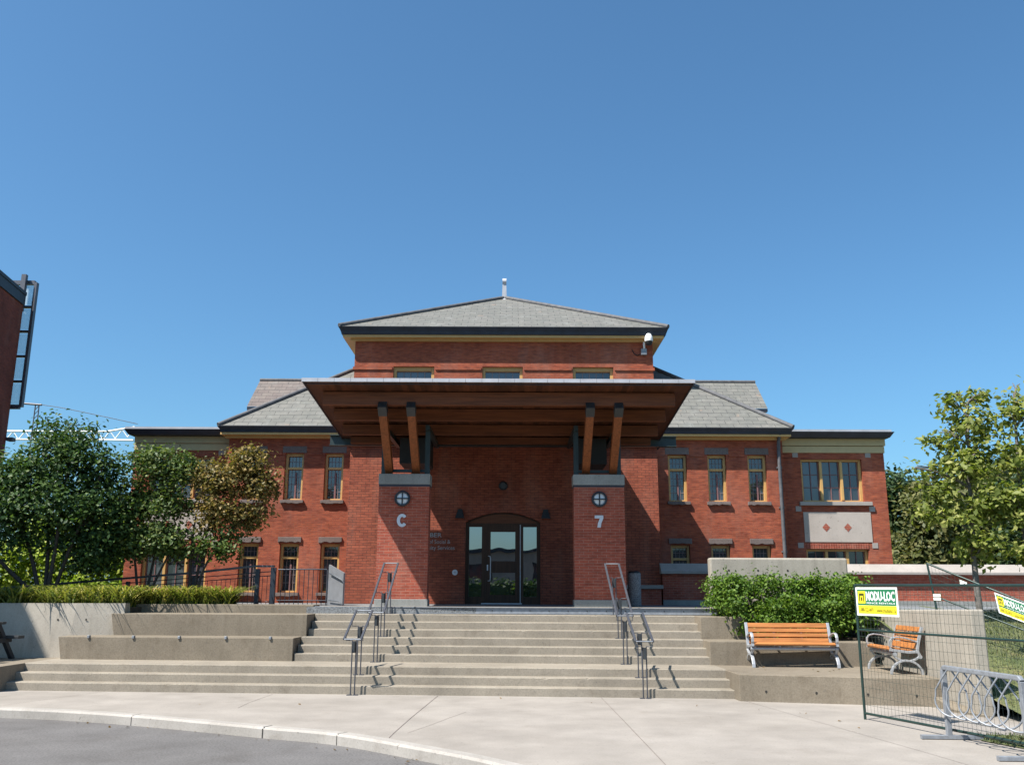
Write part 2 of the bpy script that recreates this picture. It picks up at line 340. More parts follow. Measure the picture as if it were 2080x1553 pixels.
def wall(mb, x0, x1, z0, z1, y, holes, rev=0.22, mi=0):
    """front wall facing -Y with real openings and their reveals"""
    xs = sorted({x0, x1, *[h[0] for h in holes], *[h[1] for h in holes]}); zs = sorted({z0, z1, *[h[2] for h in holes], *[h[3] for h in holes]})
    for i in range(len(xs) - 1):
        for j in range(len(zs) - 1):
            cx, cz = (xs[i] + xs[i + 1]) / 2, (zs[j] + zs[j + 1]) / 2
            if any(h[0] < cx < h[1] and h[2] < cz < h[3] for h in holes): continue
            mb.quad((xs[i], y, zs[j]), (xs[i + 1], y, zs[j]), (xs[i + 1], y, zs[j + 1]), (xs[i], y, zs[j + 1]), mi)
    for a, b, c, d in holes:
        mb.quad((a, y, c), (a, y, d), (a, y + rev, d), (a, y + rev, c), mi); mb.quad((b, y, d), (b, y, c), (b, y + rev, c), (b, y + rev, d), mi)
        mb.quad((a, y, d), (b, y, d), (b, y + rev, d), (a, y + rev, d), mi); mb.quad((b, y, c), (a, y, c), (a, y + rev, c), (b, y + rev, c), mi)

# ================================================================== SETTING
K = 0.07                                    # the forecourt runs slightly skew to the facade
RY = [17.33, 17.63, 17.93, 19.02, 19.32, 19.62, 19.92, 20.22, 20.52, 20.84]     # riser lines at x = 0
KERB = [(-30, 16.3), (-14, 15.95), (-10.5, 15.68), (-8.14, 15.31), (-6.84, 14.98), (-5.43, 14.4), (-3.42, 13.37), (-2.28, 12.79), (-1.14, 11.77), (-0.22, 10.83), (0.45, 9.8), (0.85, 8.6), (1.0, 6.5), (1.05, 3.0), (1.05, -30)]
def smooth_line(p, n=6):
    out = []
    for i in range(len(p) - 1):
        a, b, c, d = [Vector(p[max(0, min(len(p) - 1, i + k))]) for k in (-1, 0, 1, 2)]
        for j in range(n):
            t = j / n; out.append(0.5 * ((2 * b) + (c - a) * t + (2 * a - 5 * b + 4 * c - d) * t * t + (3 * b - a - 3 * c + d) * t ** 3))
    return out + [Vector(p[-1])]
KL = smooth_line(KERB)
def off(line, d):
    o = []
    for i, p in enumerate(line):
        t = (line[min(i + 1, len(line) - 1)] - line[max(i - 1, 0)]).normalized(); o.append(p + Vector((t.y, -t.x)) * d)
    return o
g = MB(M['grass']); g.quad((-600, -600, -0.30), (600, -600, -0.30), (600, 900, -0.30), (-600, 900, -0.30)); tag(g.build('ground'), kind='structure')
g = MB(M['asphalt']); g.quad((-60, -45, -0.135), (20, -45, -0.135), (20, 17.2, -0.135), (-60, 17.2, -0.135)); tag(g.build('road'), kind='structure')
ki = off(KL, 0.16 * -1)                                    # towards the pavement
pv = MB(M['pave'], M['hole'])
pts = [tuple(p) for p in ki]
for i in range(len(ki) - 1):                               # pavement as strips from the kerb to the far side
    a, b = ki[i], ki[i + 1]
    if a.x < b.x and b.y > 7.5:
        pv.quad((a.x, a.y, 0), (b.x, b.y, 0), (b.x, 22, 0), (a.x, 22, 0))
xl = max(b.x for a, b in zip(ki, ki[1:]) if a.x < b.x and b.y > 7.5)
pv.quad((xl, -30, 0), (9, -30, 0), (9, 22, 0), (xl, 22, 0))
tag(pv.build('pavement'), kind='structure')
jt = MB(M['stone'])
def joint(pts_, w=0.009):
    for a, b in zip(pts_, pts_[1:]):
        a, b = Vector(a), Vector(b); d = (b - a).normalized(); n = Vector((-d.y, d.x)) * w / 2
        jt.quad((*(a - n), 0.004), (*(b - n), 0.004), (*(b + n), 0.004), (*(a + n), 0.004))
joint(((-1.32, 17.36), (-1.42, 15.6), (-1.48, 14.6), (-1.55, 13.1), (-1.57, 12.5)))
joint(((1.62, 17.2), (1.66, 14.4), (1.70, 11.0), (1.72, 8)), 0.008)
joint(((-4.35, 17.5), (-4.42, 16.2), (-4.40, 15.5)), 0.007)
joint(((-0.70, 15.1), (-0.95, 14.3), (-1.12, 13.7), (-1.38, 12.9)), 0.006)
joint(((4.1, 16.7), (4.5, 14.2), (4.95, 11.5), (5.3, 9)), 0.006)
joint(((-7.6, 17.8), (-8.3, 15.7)), 0.007)
tag(jt.build('pavement_joint'), kind='structure')
kb = MB(M['kerbm'], M['hole'])
KO = off(KL, 0.03)
for i in range(len(KL) - 1):
    a, b, c, d = ki[i], ki[i + 1], KL[i + 1], KL[i]
    kb.quad((*a, 0.008), (*d, 0.008), (*c, 0.008), (*b, 0.008))
    e, f = KO[i], KO[i + 1]; kb.quad((*d, 0.008), (*e, -0.02), (*f, -0.02), (*c, 0.008)); kb.quad((*e, -0.02), (*e, -0.25), (*f, -0.25), (*f, -0.02))
for x, y, w in ((-3.42, 13.37, 0.02), (-5.6, 14.48, 0.012), (-2.28, 12.79, 0.012), (-8.6, 15.42, 0.01)):
    i = min(range(len(KL)), key=lambda j: (KL[j] - Vector((x, y))).length); t = (KL[i + 1] - KL[i]).normalized(); nn = Vector((t.y, -t.x)); p = KO[i] + nn * 0.003
    q = p + t * w; kb.quad((*p, -0.14), (*q, -0.14), (*q, -0.01), (*p, -0.01), 1)
    p2 = KO[i]; q2 = ki[i]; kb.quad((*p2, 0.011), (*(p2 + t * w), 0.011), (*(q2 + t * w), 0.011), (*q2, 0.011), 1)
tag(kb.build('kerb'), kind='structure')
# raised courtyard the building stands on, planting bed, grass bank
g = MB(M['aggr']); g.prism([(-4.6, 21.1), (7.7, 20.4), (40, 24), (40, 27.4), (-16, 27.4), (-16, 23.2), (-4.6, 22.4)], 0.2, 1.492); tag(g.build('courtyard_paving'), kind='structure')  # floor colour kept dark to cut bounced light and deepen the porch shade
g = MB(M['soil']); g.prism([(-14, 20.25), (-9.5, 20.5), (-8.6, 20.8), (-8.4, 21.45), (-4.65, 21.25), (-4.65, 22.38), (-14, 23.0)], 0.3, 1.47); tag(g.build('planting_bed'), kind='structure')
g = MB(M['grass'])
gx = np.linspace(7.45, 45, 30); gy = [10.4, 12.2, 13.6, 14.6, 16, 17.5, 19, 20.5, 22, 25.9]
def gz(x, y):
    z = 0.02 + 1.43 * min(1, max(0, (y - 14.2) / 5.6)) ** 0.85; return z + 0.05 * math.sin(x * 1.7 + y)
for i in range(len(gx) - 1):
    for j in range(len(gy) - 1):
        g.quad(*[(x, y, gz(x, y)) for x, y in ((gx[i], gy[j]), (gx[i + 1], gy[j]), (gx[i + 1], gy[j + 1]), (gx[i], gy[j + 1]))])
tag(g.build('grass_bank'), kind='structure')
g = MB(M['grass']); g.poly([(6.15, 12.95, 0.012), (6.05, 12.4, 0.012), (6.3, 11.7, 0.012), (6.7, 10.6, 0.012), (9, 9.5, 0.012), (9, 12.3, 0.012), (7.4, 12.75, 0.012)]); tag(g.build('grass_verge'), kind='structure')
g = MB(M['grass']); g.quad((-80, 27.4, 1.40), (80, 27.4, 1.40), (80, 400, 1.40), (-80, 400, 1.40)); tag(g.build('rear_lawn'), kind='structure')

# ================================================================== STEPS AND CONCRETE
st = thing('entrance_steps', 'wide pale concrete steps with a mid landing leading up to the porch', 'steps', (0, 17.3, 0))
def flight(name, ks, x0, x1, yback):
    m = MB(M['conc_step'])
    prof = []
    for n, k in enumerate(ks):
        y = RY[k]; z0 = k * 0.15; prof += [(y, z0), (y, z0 + 0.15)]
    prof += [(yback, prof[-1][1]), (yback, prof[0][1] - 0.3), (RY[ks[0]], prof[0][1] - 0.3)]
    P2 = []
    for q, (y, z) in enumerate(prof):                          # small worn chamfer on every nosing
        if q % 2 == 1 and q < 2 * len(ks): P2 += [(y, z - 0.014, 1), (y + 0.012, z, 2)]
        else: P2.append((y, z, 0))
    X = list(np.arange(x0, x1, 0.045)) + [x1]; n = len(P2); V = []; j1 = [0.0] * n; chip = 0
    for x in X:
        j1 = [0.7 * a + 0.3 * random.uniform(-1, 1) for a in j1]; chip = random.uniform(0.008, 0.022) if random.random() < 0.035 else chip * 0.4
        for q, (y, z, k) in enumerate(P2):
            dy = dz = 0
            if k == 1: dz = 0.004 * j1[q] - (chip if q % 5 == int(x * 7) % 5 else 0)
            if k == 2: dy = 0.005 * j1[q] + (chip * 1.3 if q % 5 == int(x * 7) % 5 else 0)
            V.append((x, y + dy - K * x, z + dz))
    F = [tuple(range(n - 1, -1, -1)), tuple(range((len(X) - 1) * n, len(X) * n))] + [(c * n + i, c * n + (i + 1) % n, (c + 1) * n + (i + 1) % n, (c + 1) * n + i) for c in range(len(X) - 1) for i in range(n)]
    m.add(V, F); return m.build(name, st)
flight('lower_flight', [0, 1, 2], -9.5, 4.0, 19.6)
flight('middle_flight', [3, 4, 5], -4.42, 3.95, 20.3)
flight('upper_flight', [6, 7, 8], -4.34, 3.97, 21.0)
m = MB(M['conc_step']); m.box(-4.5, 4.6, RY[9] + 0.02, 22.0, 1.1, 1.498, k=K); m.build('porch_edge', st, 0.01)
m = MB(M['steel'])                                             # galvanised channel along the top step
m.box(-4.42, 4.5, RY[9] - 0.012, RY[9] + 0.02, 1.36, 1.49, k=K); m.box(-4.42, 4.5, RY[9] - 0.045, RY[9] + 0.03, 1.49, 1.506, k=K); m.box(-4.42, 4.5, RY[9] - 0.035, RY[9] - 0.012, 1.36, 1.376, k=K)
m.build('edge_channel', st)
for x in np.arange(-4.2, 4.4, 0.42): m = MB(M['hole']); m.disc_y(x, RY[9] - 0.02 - K * x, 1.43, 0.013, 8, 0, 0.008); m.build('channel_bolt', st)

def block(name, x0, x1, y0, y1, z0, z1, label, cat='concrete block', mat='conc', holes=(), group=None, slant=0.0, studs=(), K=K):
    m = MB(M[mat], M['hole'])
    P = [(x, y - K * x, z) for z in (z0, z1) for x, y in ((x0 - (slant if z == z1 else 0), y0), (x1, y0), (x1, y1), (x0 - (slant if z == z1 else 0), y1))]
    m.hexa(P)
    for hx, hz in holes: m.disc_y(hx, y0 - K * hx - 0.003, hz, 0.022, 10, 1)
    o = m.build(name, None, 0.012); tag(o, label, cat, group)
    for x in studs:
        s_ = MB(M['steel']); s_.box(x - 0.025, x + 0.025, y0 - 0.03 - K * x, y0 + 0.05 - K * x, z1 - 0.03, z1 + 0.03); s_.build('edge_stud', o, 0.008)
    return o
block('seat_block', -9.30, -4.44, RY[3] - 0.02, RY[6] + 0.1, 0.40, 0.90, 'long lower concrete seating block with five small metal studs on its edge', 'seat block', slant=0.10, studs=[-8.75, -7.8, -6.83, -5.85, -4.92], K=0.066)
block('seat_block', -8.55, -4.36, RY[6] - 0.02, RY[9] + 0.1, 0.85, 1.35, 'long upper concrete seating block directly below the daylily bed', 'seat block', slant=0.10, K=0.05)
block('seat_block', -9.0, -4.44, RY[9] - 0.05, 21.45, 1.30, 1.535, 'low concrete rim above the upper seating block beside the channel edge', 'seat block', slant=0.12)
block('cheek_block', -14, -9.5, 17.0, RY[3] + 0.5, -0.2, 0.45, 'low concrete block closing the left end of the lower steps', 'concrete block')
m = MB(M['conc']); m.prism([(3.98, 17.35), (4.0, 16.72), (7.12, 15.98), (7.25, 15.98), (7.42, 19.3), (3.98, 19.3)], -0.2, 0.448)
o = m.build('bench_platform', None, 0.014); tag(o, 'low concrete platform with form tie holes carrying the two benches', 'platform')
for t in (0.14, 0.40, 0.66, 0.9):
    h = MB(M['hole']); x = 4.0 + 3.12 * t; y = 16.72 - 0.74 * t
    h.disc_y(x, y - 0.006, 0.17, 0.022, 10); h.build('tie_hole', o)
block('planter_block', 3.93, 7.1, RY[3] - 0.03, RY[6] + 0.2, 0.3, 0.90, 'concrete planter block behind the left bench, beside the steps', 'planter')
block('planter_block', 3.95, 4.9, RY[6] - 0.03, RY[9] + 0.1, 0.8, 1.35, 'concrete planter block at the top right corner of the steps half hidden by the hedge', 'planter')
# battered retaining wall on the left
m = MB(M['conc_l'], M['hole'])
base = [(-14.5, 19.70), (-9.4, 20.02), (-8.35, 20.27)]; top = [(-14.5, 19.97), (-9.4, 20.29), (-8.45, 20.54)]
for i in range(2):
    (a, b), (c, d) = (base[i], base[i + 1]), (top[i], top[i + 1])
    m.quad((*a, 0.3), (*b, 0.3), (*d, 1.56), (*c, 1.56))
    m.quad((*c, 1.56), (*d, 1.56), (d[0] - 0.05, d[1] + 0.28, 1.56), (c[0] - 0.05, c[1] + 0.28, 1.56))
    m.quad((d[0] - 0.05, d[1] + 0.28, 1.56), (d[0] - 0.05, d[1] + 0.28, 0.3), (c[0] - 0.05, c[1] + 0.28, 0.3), (c[0] - 0.05, c[1] + 0.28, 1.56))
m.quad((-8.35, 20.27, 0.3), (-8.35, 20.9, 0.3), (-8.5, 20.9, 1.56), (-8.45, 20.54, 1.56))
for x in (-9.72, -9.15, -8.62):
    y = (20.02 + (x + 9.4) * (0.063 if x < -9.4 else 0.238)) + 0.27 * (1.22 - 0.3) / 1.26; m.disc_y(x, y - 0.012, 1.22, 0.022, 10, 1)
tag(m.build('retaining_wall'), 'stained pale concrete retaining wall under the daylilies, partly in shadow', 'wall')
# concrete wall behind the hedge
m = MB(M['conc_l'], M['hole']); m.box(4.50, 7.62, 21.02, 21.30, 0.5, 2.61)
for x in (4.92, 5.58, 6.25, 6.94): m.disc_y(x, 21.016, 2.33, 0.024, 10, 1)
for x in (4.96, 5.62, 6.3, 6.98): m.disc_y(x, 21.016, 2.2, 0.012, 8, 1)
tag(m.build('concrete_wall', None, 0.04), 'grey concrete wall with tie holes rising behind the green hedge', 'wall')
# bank wall right of the benches
m = MB(M['conc_l'])
m.prism([(7.62, 20.3), (7.22, 14.78), (7.44, 14.76), (7.86, 20.3)], -0.2, [1.49, 1.60, 1.60, 1.49])
tag(m.build('bank_wall', None, 0.025), 'bright concrete wall holding the grass bank beside the right bench', 'wall')
m = MB(M['conc']); m.prism([(7.08, 16.0), (7.05, 15.3), (7.28, 14.6), (7.24, 16.0)], -0.1, [0.16, 0.05, 0.03, 0.16])
tag(m.build('kerb_stone', None, 0.01), 'short concrete kerb at the foot of the bank wall', 'kerb stone')
# brick boundary wall with sloped coping
bw = thing('boundary_wall', 'low red brick wall with broad pale sloped coping and grey plinth', 'wall', (9.5, 25.9, 1.45))
m = MB(M['brick_new']); m.box(4.22, 17, 25.95, 26.25, 1.4, 2.36); m.build('wall', bw)
m = MB(M['conc_g']); m.box(4.21, 17, 25.9, 25.949, 1.4, 1.63); m.build('plinth', bw)
m = MB(M['coping'])
V = [(x, y, z) for x in (4.16, 17) for y, z in ((25.78, 2.34), (25.78, 2.41), (26.06, 2.63), (26.16, 2.63), (26.42, 2.41), (26.42, 2.34))]
m.add(V, [(5, 4, 3, 2, 1, 0), (6, 7, 8, 9, 10, 11)] + [(i, (i + 1) % 6, 6 + (i + 1) % 6, 6 + i) for i in range(6)]); m.build('coping', bw, 0.008)
m = MB(M['brick_new'], M['coping']); m.box(3.0, 4.1, 25.5, 25.9, 1.4, 1.93); m.box(2.95, 4.15, 25.42, 25.95, 1.93, 2.03, 1)
tag(m.build('low_wall', None, 0.008), 'low brick ledge with a pale stone cap in the shade beside the litter bin', 'wall')

# ================================================================== BUILDING
B = thing('brick_building', 'two storey red brick building with slate hipped roofs and ochre windows', 'building', (0, 27.5, 1.4))
YM, YT, YB, YW = 27.5, 29.0, 26.1, 28.0
cols = [-7.8, -6.6, -5.39, 5.03, 6.23, 7.45]; hw = 0.285
UP = (4.50, 5.92); LO = (1.79, 3.21)
holes = [(c - hw, c + hw, *UP) for c in cols] + [(c - hw, c + hw, *LO) for c in cols]
m = MB(M['brick']); wall(m, -8.62, 8.25, 1.2, 6.5, YM, holes, 0.28)
m.quad((-8.62, YM, 1.2), (-8.62, YM, 6.5), (-8.62, 34, 6.5), (-8.62, 34, 1.2)); m.quad((8.25, YM, 1.2), (8.25, 34, 1.2), (8.25, 34, 6.5), (8.25, YM, 6.5))
m.build('wall', B)
m = MB(M['brick'])                                            # string course between the upper lintels
for edges in ([-8.64] + sum([[c - 0.37, c + 0.37] for c in cols[:3]], []) + [-4.7], [4.3] + sum([[c - 0.37, c + 0.37] for c in cols[3:]], []) + [8.27]):
    for a, b in zip(edges[::2], edges[1::2]): m = MB(M['brick']); m.box(a, b, YM - 0.03, YM - 0.001, 5.86, 5.93); m.build('string_course', B)

def tall_window(c, z0, z1, zt):
    y = YM + 0.13; x0, x1 = c - hw, c + hw; fw = 0.075
    m = MB(M['ochre'])
    for a, b, p, q in ((x0, x0 + fw, z0, z1), (x1 - fw, x1, z0, z1), (x0 + fw, x1 - fw, z1 - 0.085, z1), (x0 + fw, x1 - fw, z0, z0 + 0.05), (x0 + fw, x1 - fw, zt - 0.035, zt + 0.035)):
        m.box(a, b, y, y + 0.14, p, q)
    w = m.build('window', B, 0.006)
    g_ = MB(M['glass']); g_.quad((x0, y + 0.11, z0), (x1, y + 0.11, z0), (x1, y + 0.11, z1), (x0, y + 0.11, z1)); g_.build('pane', w)
    mu = MB(M['muntin'])
    a, b = x0 + fw, x1 - fw
    for k in range(1, 4):
        x = a + (b - a) * k / 4; mu.box(x - 0.007, x + 0.007, y + 0.095, y + 0.109, z0 + 0.05, zt - 0.035); mu.box(x - 0.007, x + 0.007, y + 0.095, y + 0.109, zt + 0.035, z1 - 0.085)
    for k in range(1, 4):
        z = z0 + 0.05 + (zt - z0 - 0.085) * k / 4; mu.box(a, b, y + 0.093, y + 0.108, z - 0.007, z + 0.007)
    z = (zt + z1) / 2 - 0.02; mu.box(a, b, y + 0.093, y + 0.108, z - 0.007, z + 0.007)
    mu.build('glazing_bar', w)
    ms = MB(M['sash']); ms.box(c - 0.002, c + 0.05, y + 0.06, y + 0.108, z0 + 0.05, zt - 0.12 if z0 > 3 else zt - 0.2); ms.build('mullion', w, 0.004)
    lt = MB(M['stone'])
    if z0 > 3: lt.box(c - 0.365, c + 0.365, YM - 0.012, YM + 0.12, z1 + 0.005, z1 + 0.21)
    else:
        n = 9; xs = np.linspace(c - 0.345, c + 0.345, n); jz = [random.uniform(-0.02, 0.02) for _ in xs]
        lt.extrude([(x, z1 + 0.035 + d) for x, d in zip(xs, jz)] + [(c + 0.345, z1 + 0.19), (c - 0.345, z1 + 0.19)], YM - 0.05, YM + 0.12)
    lt.build('lintel', w, 0.008)
    sl = MB(M['stone']); n = 9; xs = np.linspace(c - 0.345, c + 0.345, n)
    sl.extrude([(x, z0 - 0.10 + random.uniform(-0.02, 0.015)) for x in xs] + [(c + 0.345, z0 - 0.005), (c - 0.345, z0 - 0.005)], YM - 0.09, YM + 0.128); sl.build('sill', w, 0.008)
for c in cols:
    tall_window(c, *UP, 5.47); tall_window(c, *LO, 2.80)

# tower
twx = [(-3.89, -2.55), (-0.975, 0.35), (1.99, 3.32)]
m = MB(M['brick']); wall(m, -5.17, 4.63, 6.0, 9.99, YT, [(a, b, 7.77, 9.02) for a, b in twx], 0.28)
m.quad((-5.17, YT, 6), (-5.17, YT, 9.99), (-5.17, 38, 9.99), (-5.17, 38, 6)); m.quad((4.63, YT, 6), (4.63, 38, 6), (4.63, 38, 9.99), (4.63, YT, 9.99))
for a, b in ((-5.21, -3.93), (-2.515, -1.015), (0.39, 1.95), (3.36, 4.67)): m.box(a, b, YT - 0.035, YT - 0.001, 8.90, 9.00)
m.build('tower', B)
for a, b in twx:
    y = YT + 0.10; m = MB(M['ochre'])
    m.box(a, a + 0.1, y, y + 0.14, 7.77, 9.02); m.box(b - 0.1, b, y, y + 0.14, 7.77, 9.02); m.box(a + 0.1, b - 0.1, y, y + 0.14, 8.89, 9.02); m.box(a + 0.1, b - 0.1, y, y + 0.14, 7.77, 7.88)
    w = m.build('window', B, 0.006)
    g_ = MB(M['glass']); g_.quad((a, y + 0.11, 7.77), (b, y + 0.11, 7.77), (b, y + 0.11, 9.02), (a, y + 0.11, 9.02)); g_.build('pane', w)
    mu = MB(M['muntin'])
    for k in range(1, 5): x = a + 0.1 + (b - a - 0.2) * k / 5; mu.box(x - 0.011, x + 0.011, y + 0.085, y + 0.108, 7.88, 8.89)
    for z in (8.19, 8.53): mu.box(a + 0.1, b - 0.1, y + 0.083, y + 0.107, z - 0.01, z + 0.01)
    mu.box(a + 0.1, b - 0.1, y + 0.083, y + 0.107, 8.86, 8.89)
    mu.build('glazing_bar', w)

def eave(name, x0, x1, y0, y1, z0, z1, sides=True, ret=0.5, yback=None):
    """flared gutter with fascia below, returning along both sides"""
    m = MB(M['gutter']); yb = yback or y0 + 6
    m.hexa([(x0 + 0.10, y0 + 0.10, z0), (x1 - 0.10, y0 + 0.10, z0), (x1 - 0.10, y0 + 0.22, z0), (x0 + 0.10, y0 + 0.22, z0), (x0 + 0.07, y0 + 0.07, (z0 + z1) / 2), (x1 - 0.07, y0 + 0.07, (z0 + z1) / 2), (x1 - 0.07, y0 + 0.22, (z0 + z1) / 2), (x0 + 0.07, y0 + 0.22, (z0 + z1) / 2)])
    zm = (z0 + z1) / 2
    m.hexa([(x0 + 0.065, y0 + 0.065, zm), (x1 - 0.065, y0 + 0.065, zm), (x1 - 0.065, y0 + 0.24, zm), (x0 + 0.065, y0 + 0.24, zm), (x0, y0, z1), (x1, y0, z1), (x1, y0 + 0.24, z1), (x0, y0 + 0.24, z1)])
    for s_, x in ((1, x0), (-1, x1)):
        m.hexa([(x + s_ * 0.10, y0 + 0.22, z0), (x + s_ * 0.22, y0 + 0.22, z0), (x + s_ * 0.22, yb, z0), (x + s_ * 0.10, yb, z0), (x, y0 + 0.24, z1), (x + s_ * 0.24, y0 + 0.24, z1), (x + s_ * 0.24, yb, z1), (x, yb, z1)])
    m.build(name, B)
eave('gutter', -5.68, 5.12, 28.57, 0, 10.02, 10.25, yback=38)
m = MB(M['ochre']); m.box(-5.54, 4.96, 28.71, 37.5, 9.93, 10.013); m.box(-5.31, 4.75, 28.88, 28.998, 9.855, 9.93); m.build('soffit', B)
m = MB(M['lead']); m.box(-5.66, 5.10, 28.60, 28.85, 10.253, 10.275); m.build('gutter_lip', B)
AP = (-0.306, 33.4, 12.81); E0 = [(-5.66, 28.61, 10.266), (5.10, 28.61, 10.266), (5.10, 38.5, 10.266), (-5.66, 38.5, 10.266)]
m = MB(M['slate'])
for i in range(4): m.poly((E0[i], E0[(i + 1) % 4], AP))
tr = m.build('roof', B)
def hipcap(parent, a, b, r=0.075, mat='lead'):
    m = MB(M[mat]); a, b = Vector(a), Vector(b); u = Vector((0, 0, 0.03)); m.tube([a + u, b + u], r, 10); return m.build('hip_cap', parent)
for e in (E0[0], E0[1]): hipcap(tr, e, AP)
fz = AP[2]
m = MB(M['flash']); m.hexa([(AP[0] - 0.09, AP[1] - 0.1, fz - 0.05), (AP[0] + 0.09, AP[1] - 0.1, fz - 0.05), (AP[0] + 0.09, AP[1] + 0.02, fz - 0.05), (AP[0] - 0.09, AP[1] + 0.02, fz - 0.05), (AP[0] - 0.07, AP[1] - 0.09, fz + 0.62), (AP[0] + 0.07, AP[1] - 0.09, fz + 0.62), (AP[0] + 0.07, AP[1] + 0.01, fz + 0.62), (AP[0] - 0.07, AP[1] + 0.01, fz + 0.62)])
m.tube([(AP[0] - 0.075, AP[1] - 0.02, fz + 0.66), (AP[0] + 0.075, AP[1] - 0.02, fz + 0.66)], 0.13, 14)
m.lathe([(0.26, fz - 0.16), (0.10, fz - 0.02)], AP[0], AP[1], 12)
m.build('finial', tr)
# main hipped roof
EV = [(-8.86, 27.07, 6.68), (8.49, 27.07, 6.68), (8.49, 39, 6.68), (-8.86, 39, 6.68)]; v_ = 4.6; sl = 0.75
TP = [(-8.86 + v_, 27.07 + v_, 6.68 + v_ * sl), (8.49 - v_, 27.07 + v_, 6.68 + v_ * sl), (8.49 - v_, 39 - v_, 6.68 + v_ * sl), (-8.86 + v_, 39 - v_, 6.68 + v_ * sl)]
m = MB(M['slate'])
for i in range(4): m.quad(EV[i], EV[(i + 1) % 4], TP[(i + 1) % 4], TP[i])
m.poly(TP); mr = m.build('roof', B)
for i in (0, 1): hipcap(mr, EV[i], TP[i], 0.07)
eave('gutter', -8.88, 8.51, 27.03, 0, 6.50, 6.67, yback=38)
m = MB(M['ochre']); m.box(-8.80, 8.43, 27.15, 28.5, 6.43, 6.495); m.box(-8.72, 8.35, 27.36, 27.498, 6.36, 6.43); m.build('soffit', B)
m = MB(M['lead']); m.box(-8.87, 8.50, 27.05, 27.2, 6.672, 6.69); m.build('gutter_lip', B)
# rear gabled roof
m = MB(M['slate_p'], M['slate'], M['gutter'], M['ochre'])
for x0, x1, k in ((-10.0, -0.2, 0), (-0.2, 9.65, 1)):
    m.quad((x0, 33.7, 8.60), (x1, 33.7, 8.60), (x1, 35.25, 9.97), (x0, 35.25, 9.97), k); m.quad((x1, 36.8, 8.60), (x0, 36.8, 8.60), (x0, 35.25, 9.97), (x1, 35.25, 9.97), k)
m.box(-10.0, 9.65, 33.72, 33.9, 8.48, 8.595, 2); m.box(-9.85, 9.5, 33.9, 34.3, 8.38, 8.48, 3)
m.build('roof', B)
m = MB(M['brick'], M['lead']); m.box(-9.6, 9.25, 34.1, 36.4, 1.4, 8.47); m.tube([(-10.0, 35.25, 9.98), (9.65, 35.25, 9.98)], 0.07, 8, 1); m.build('rear_wall', B)

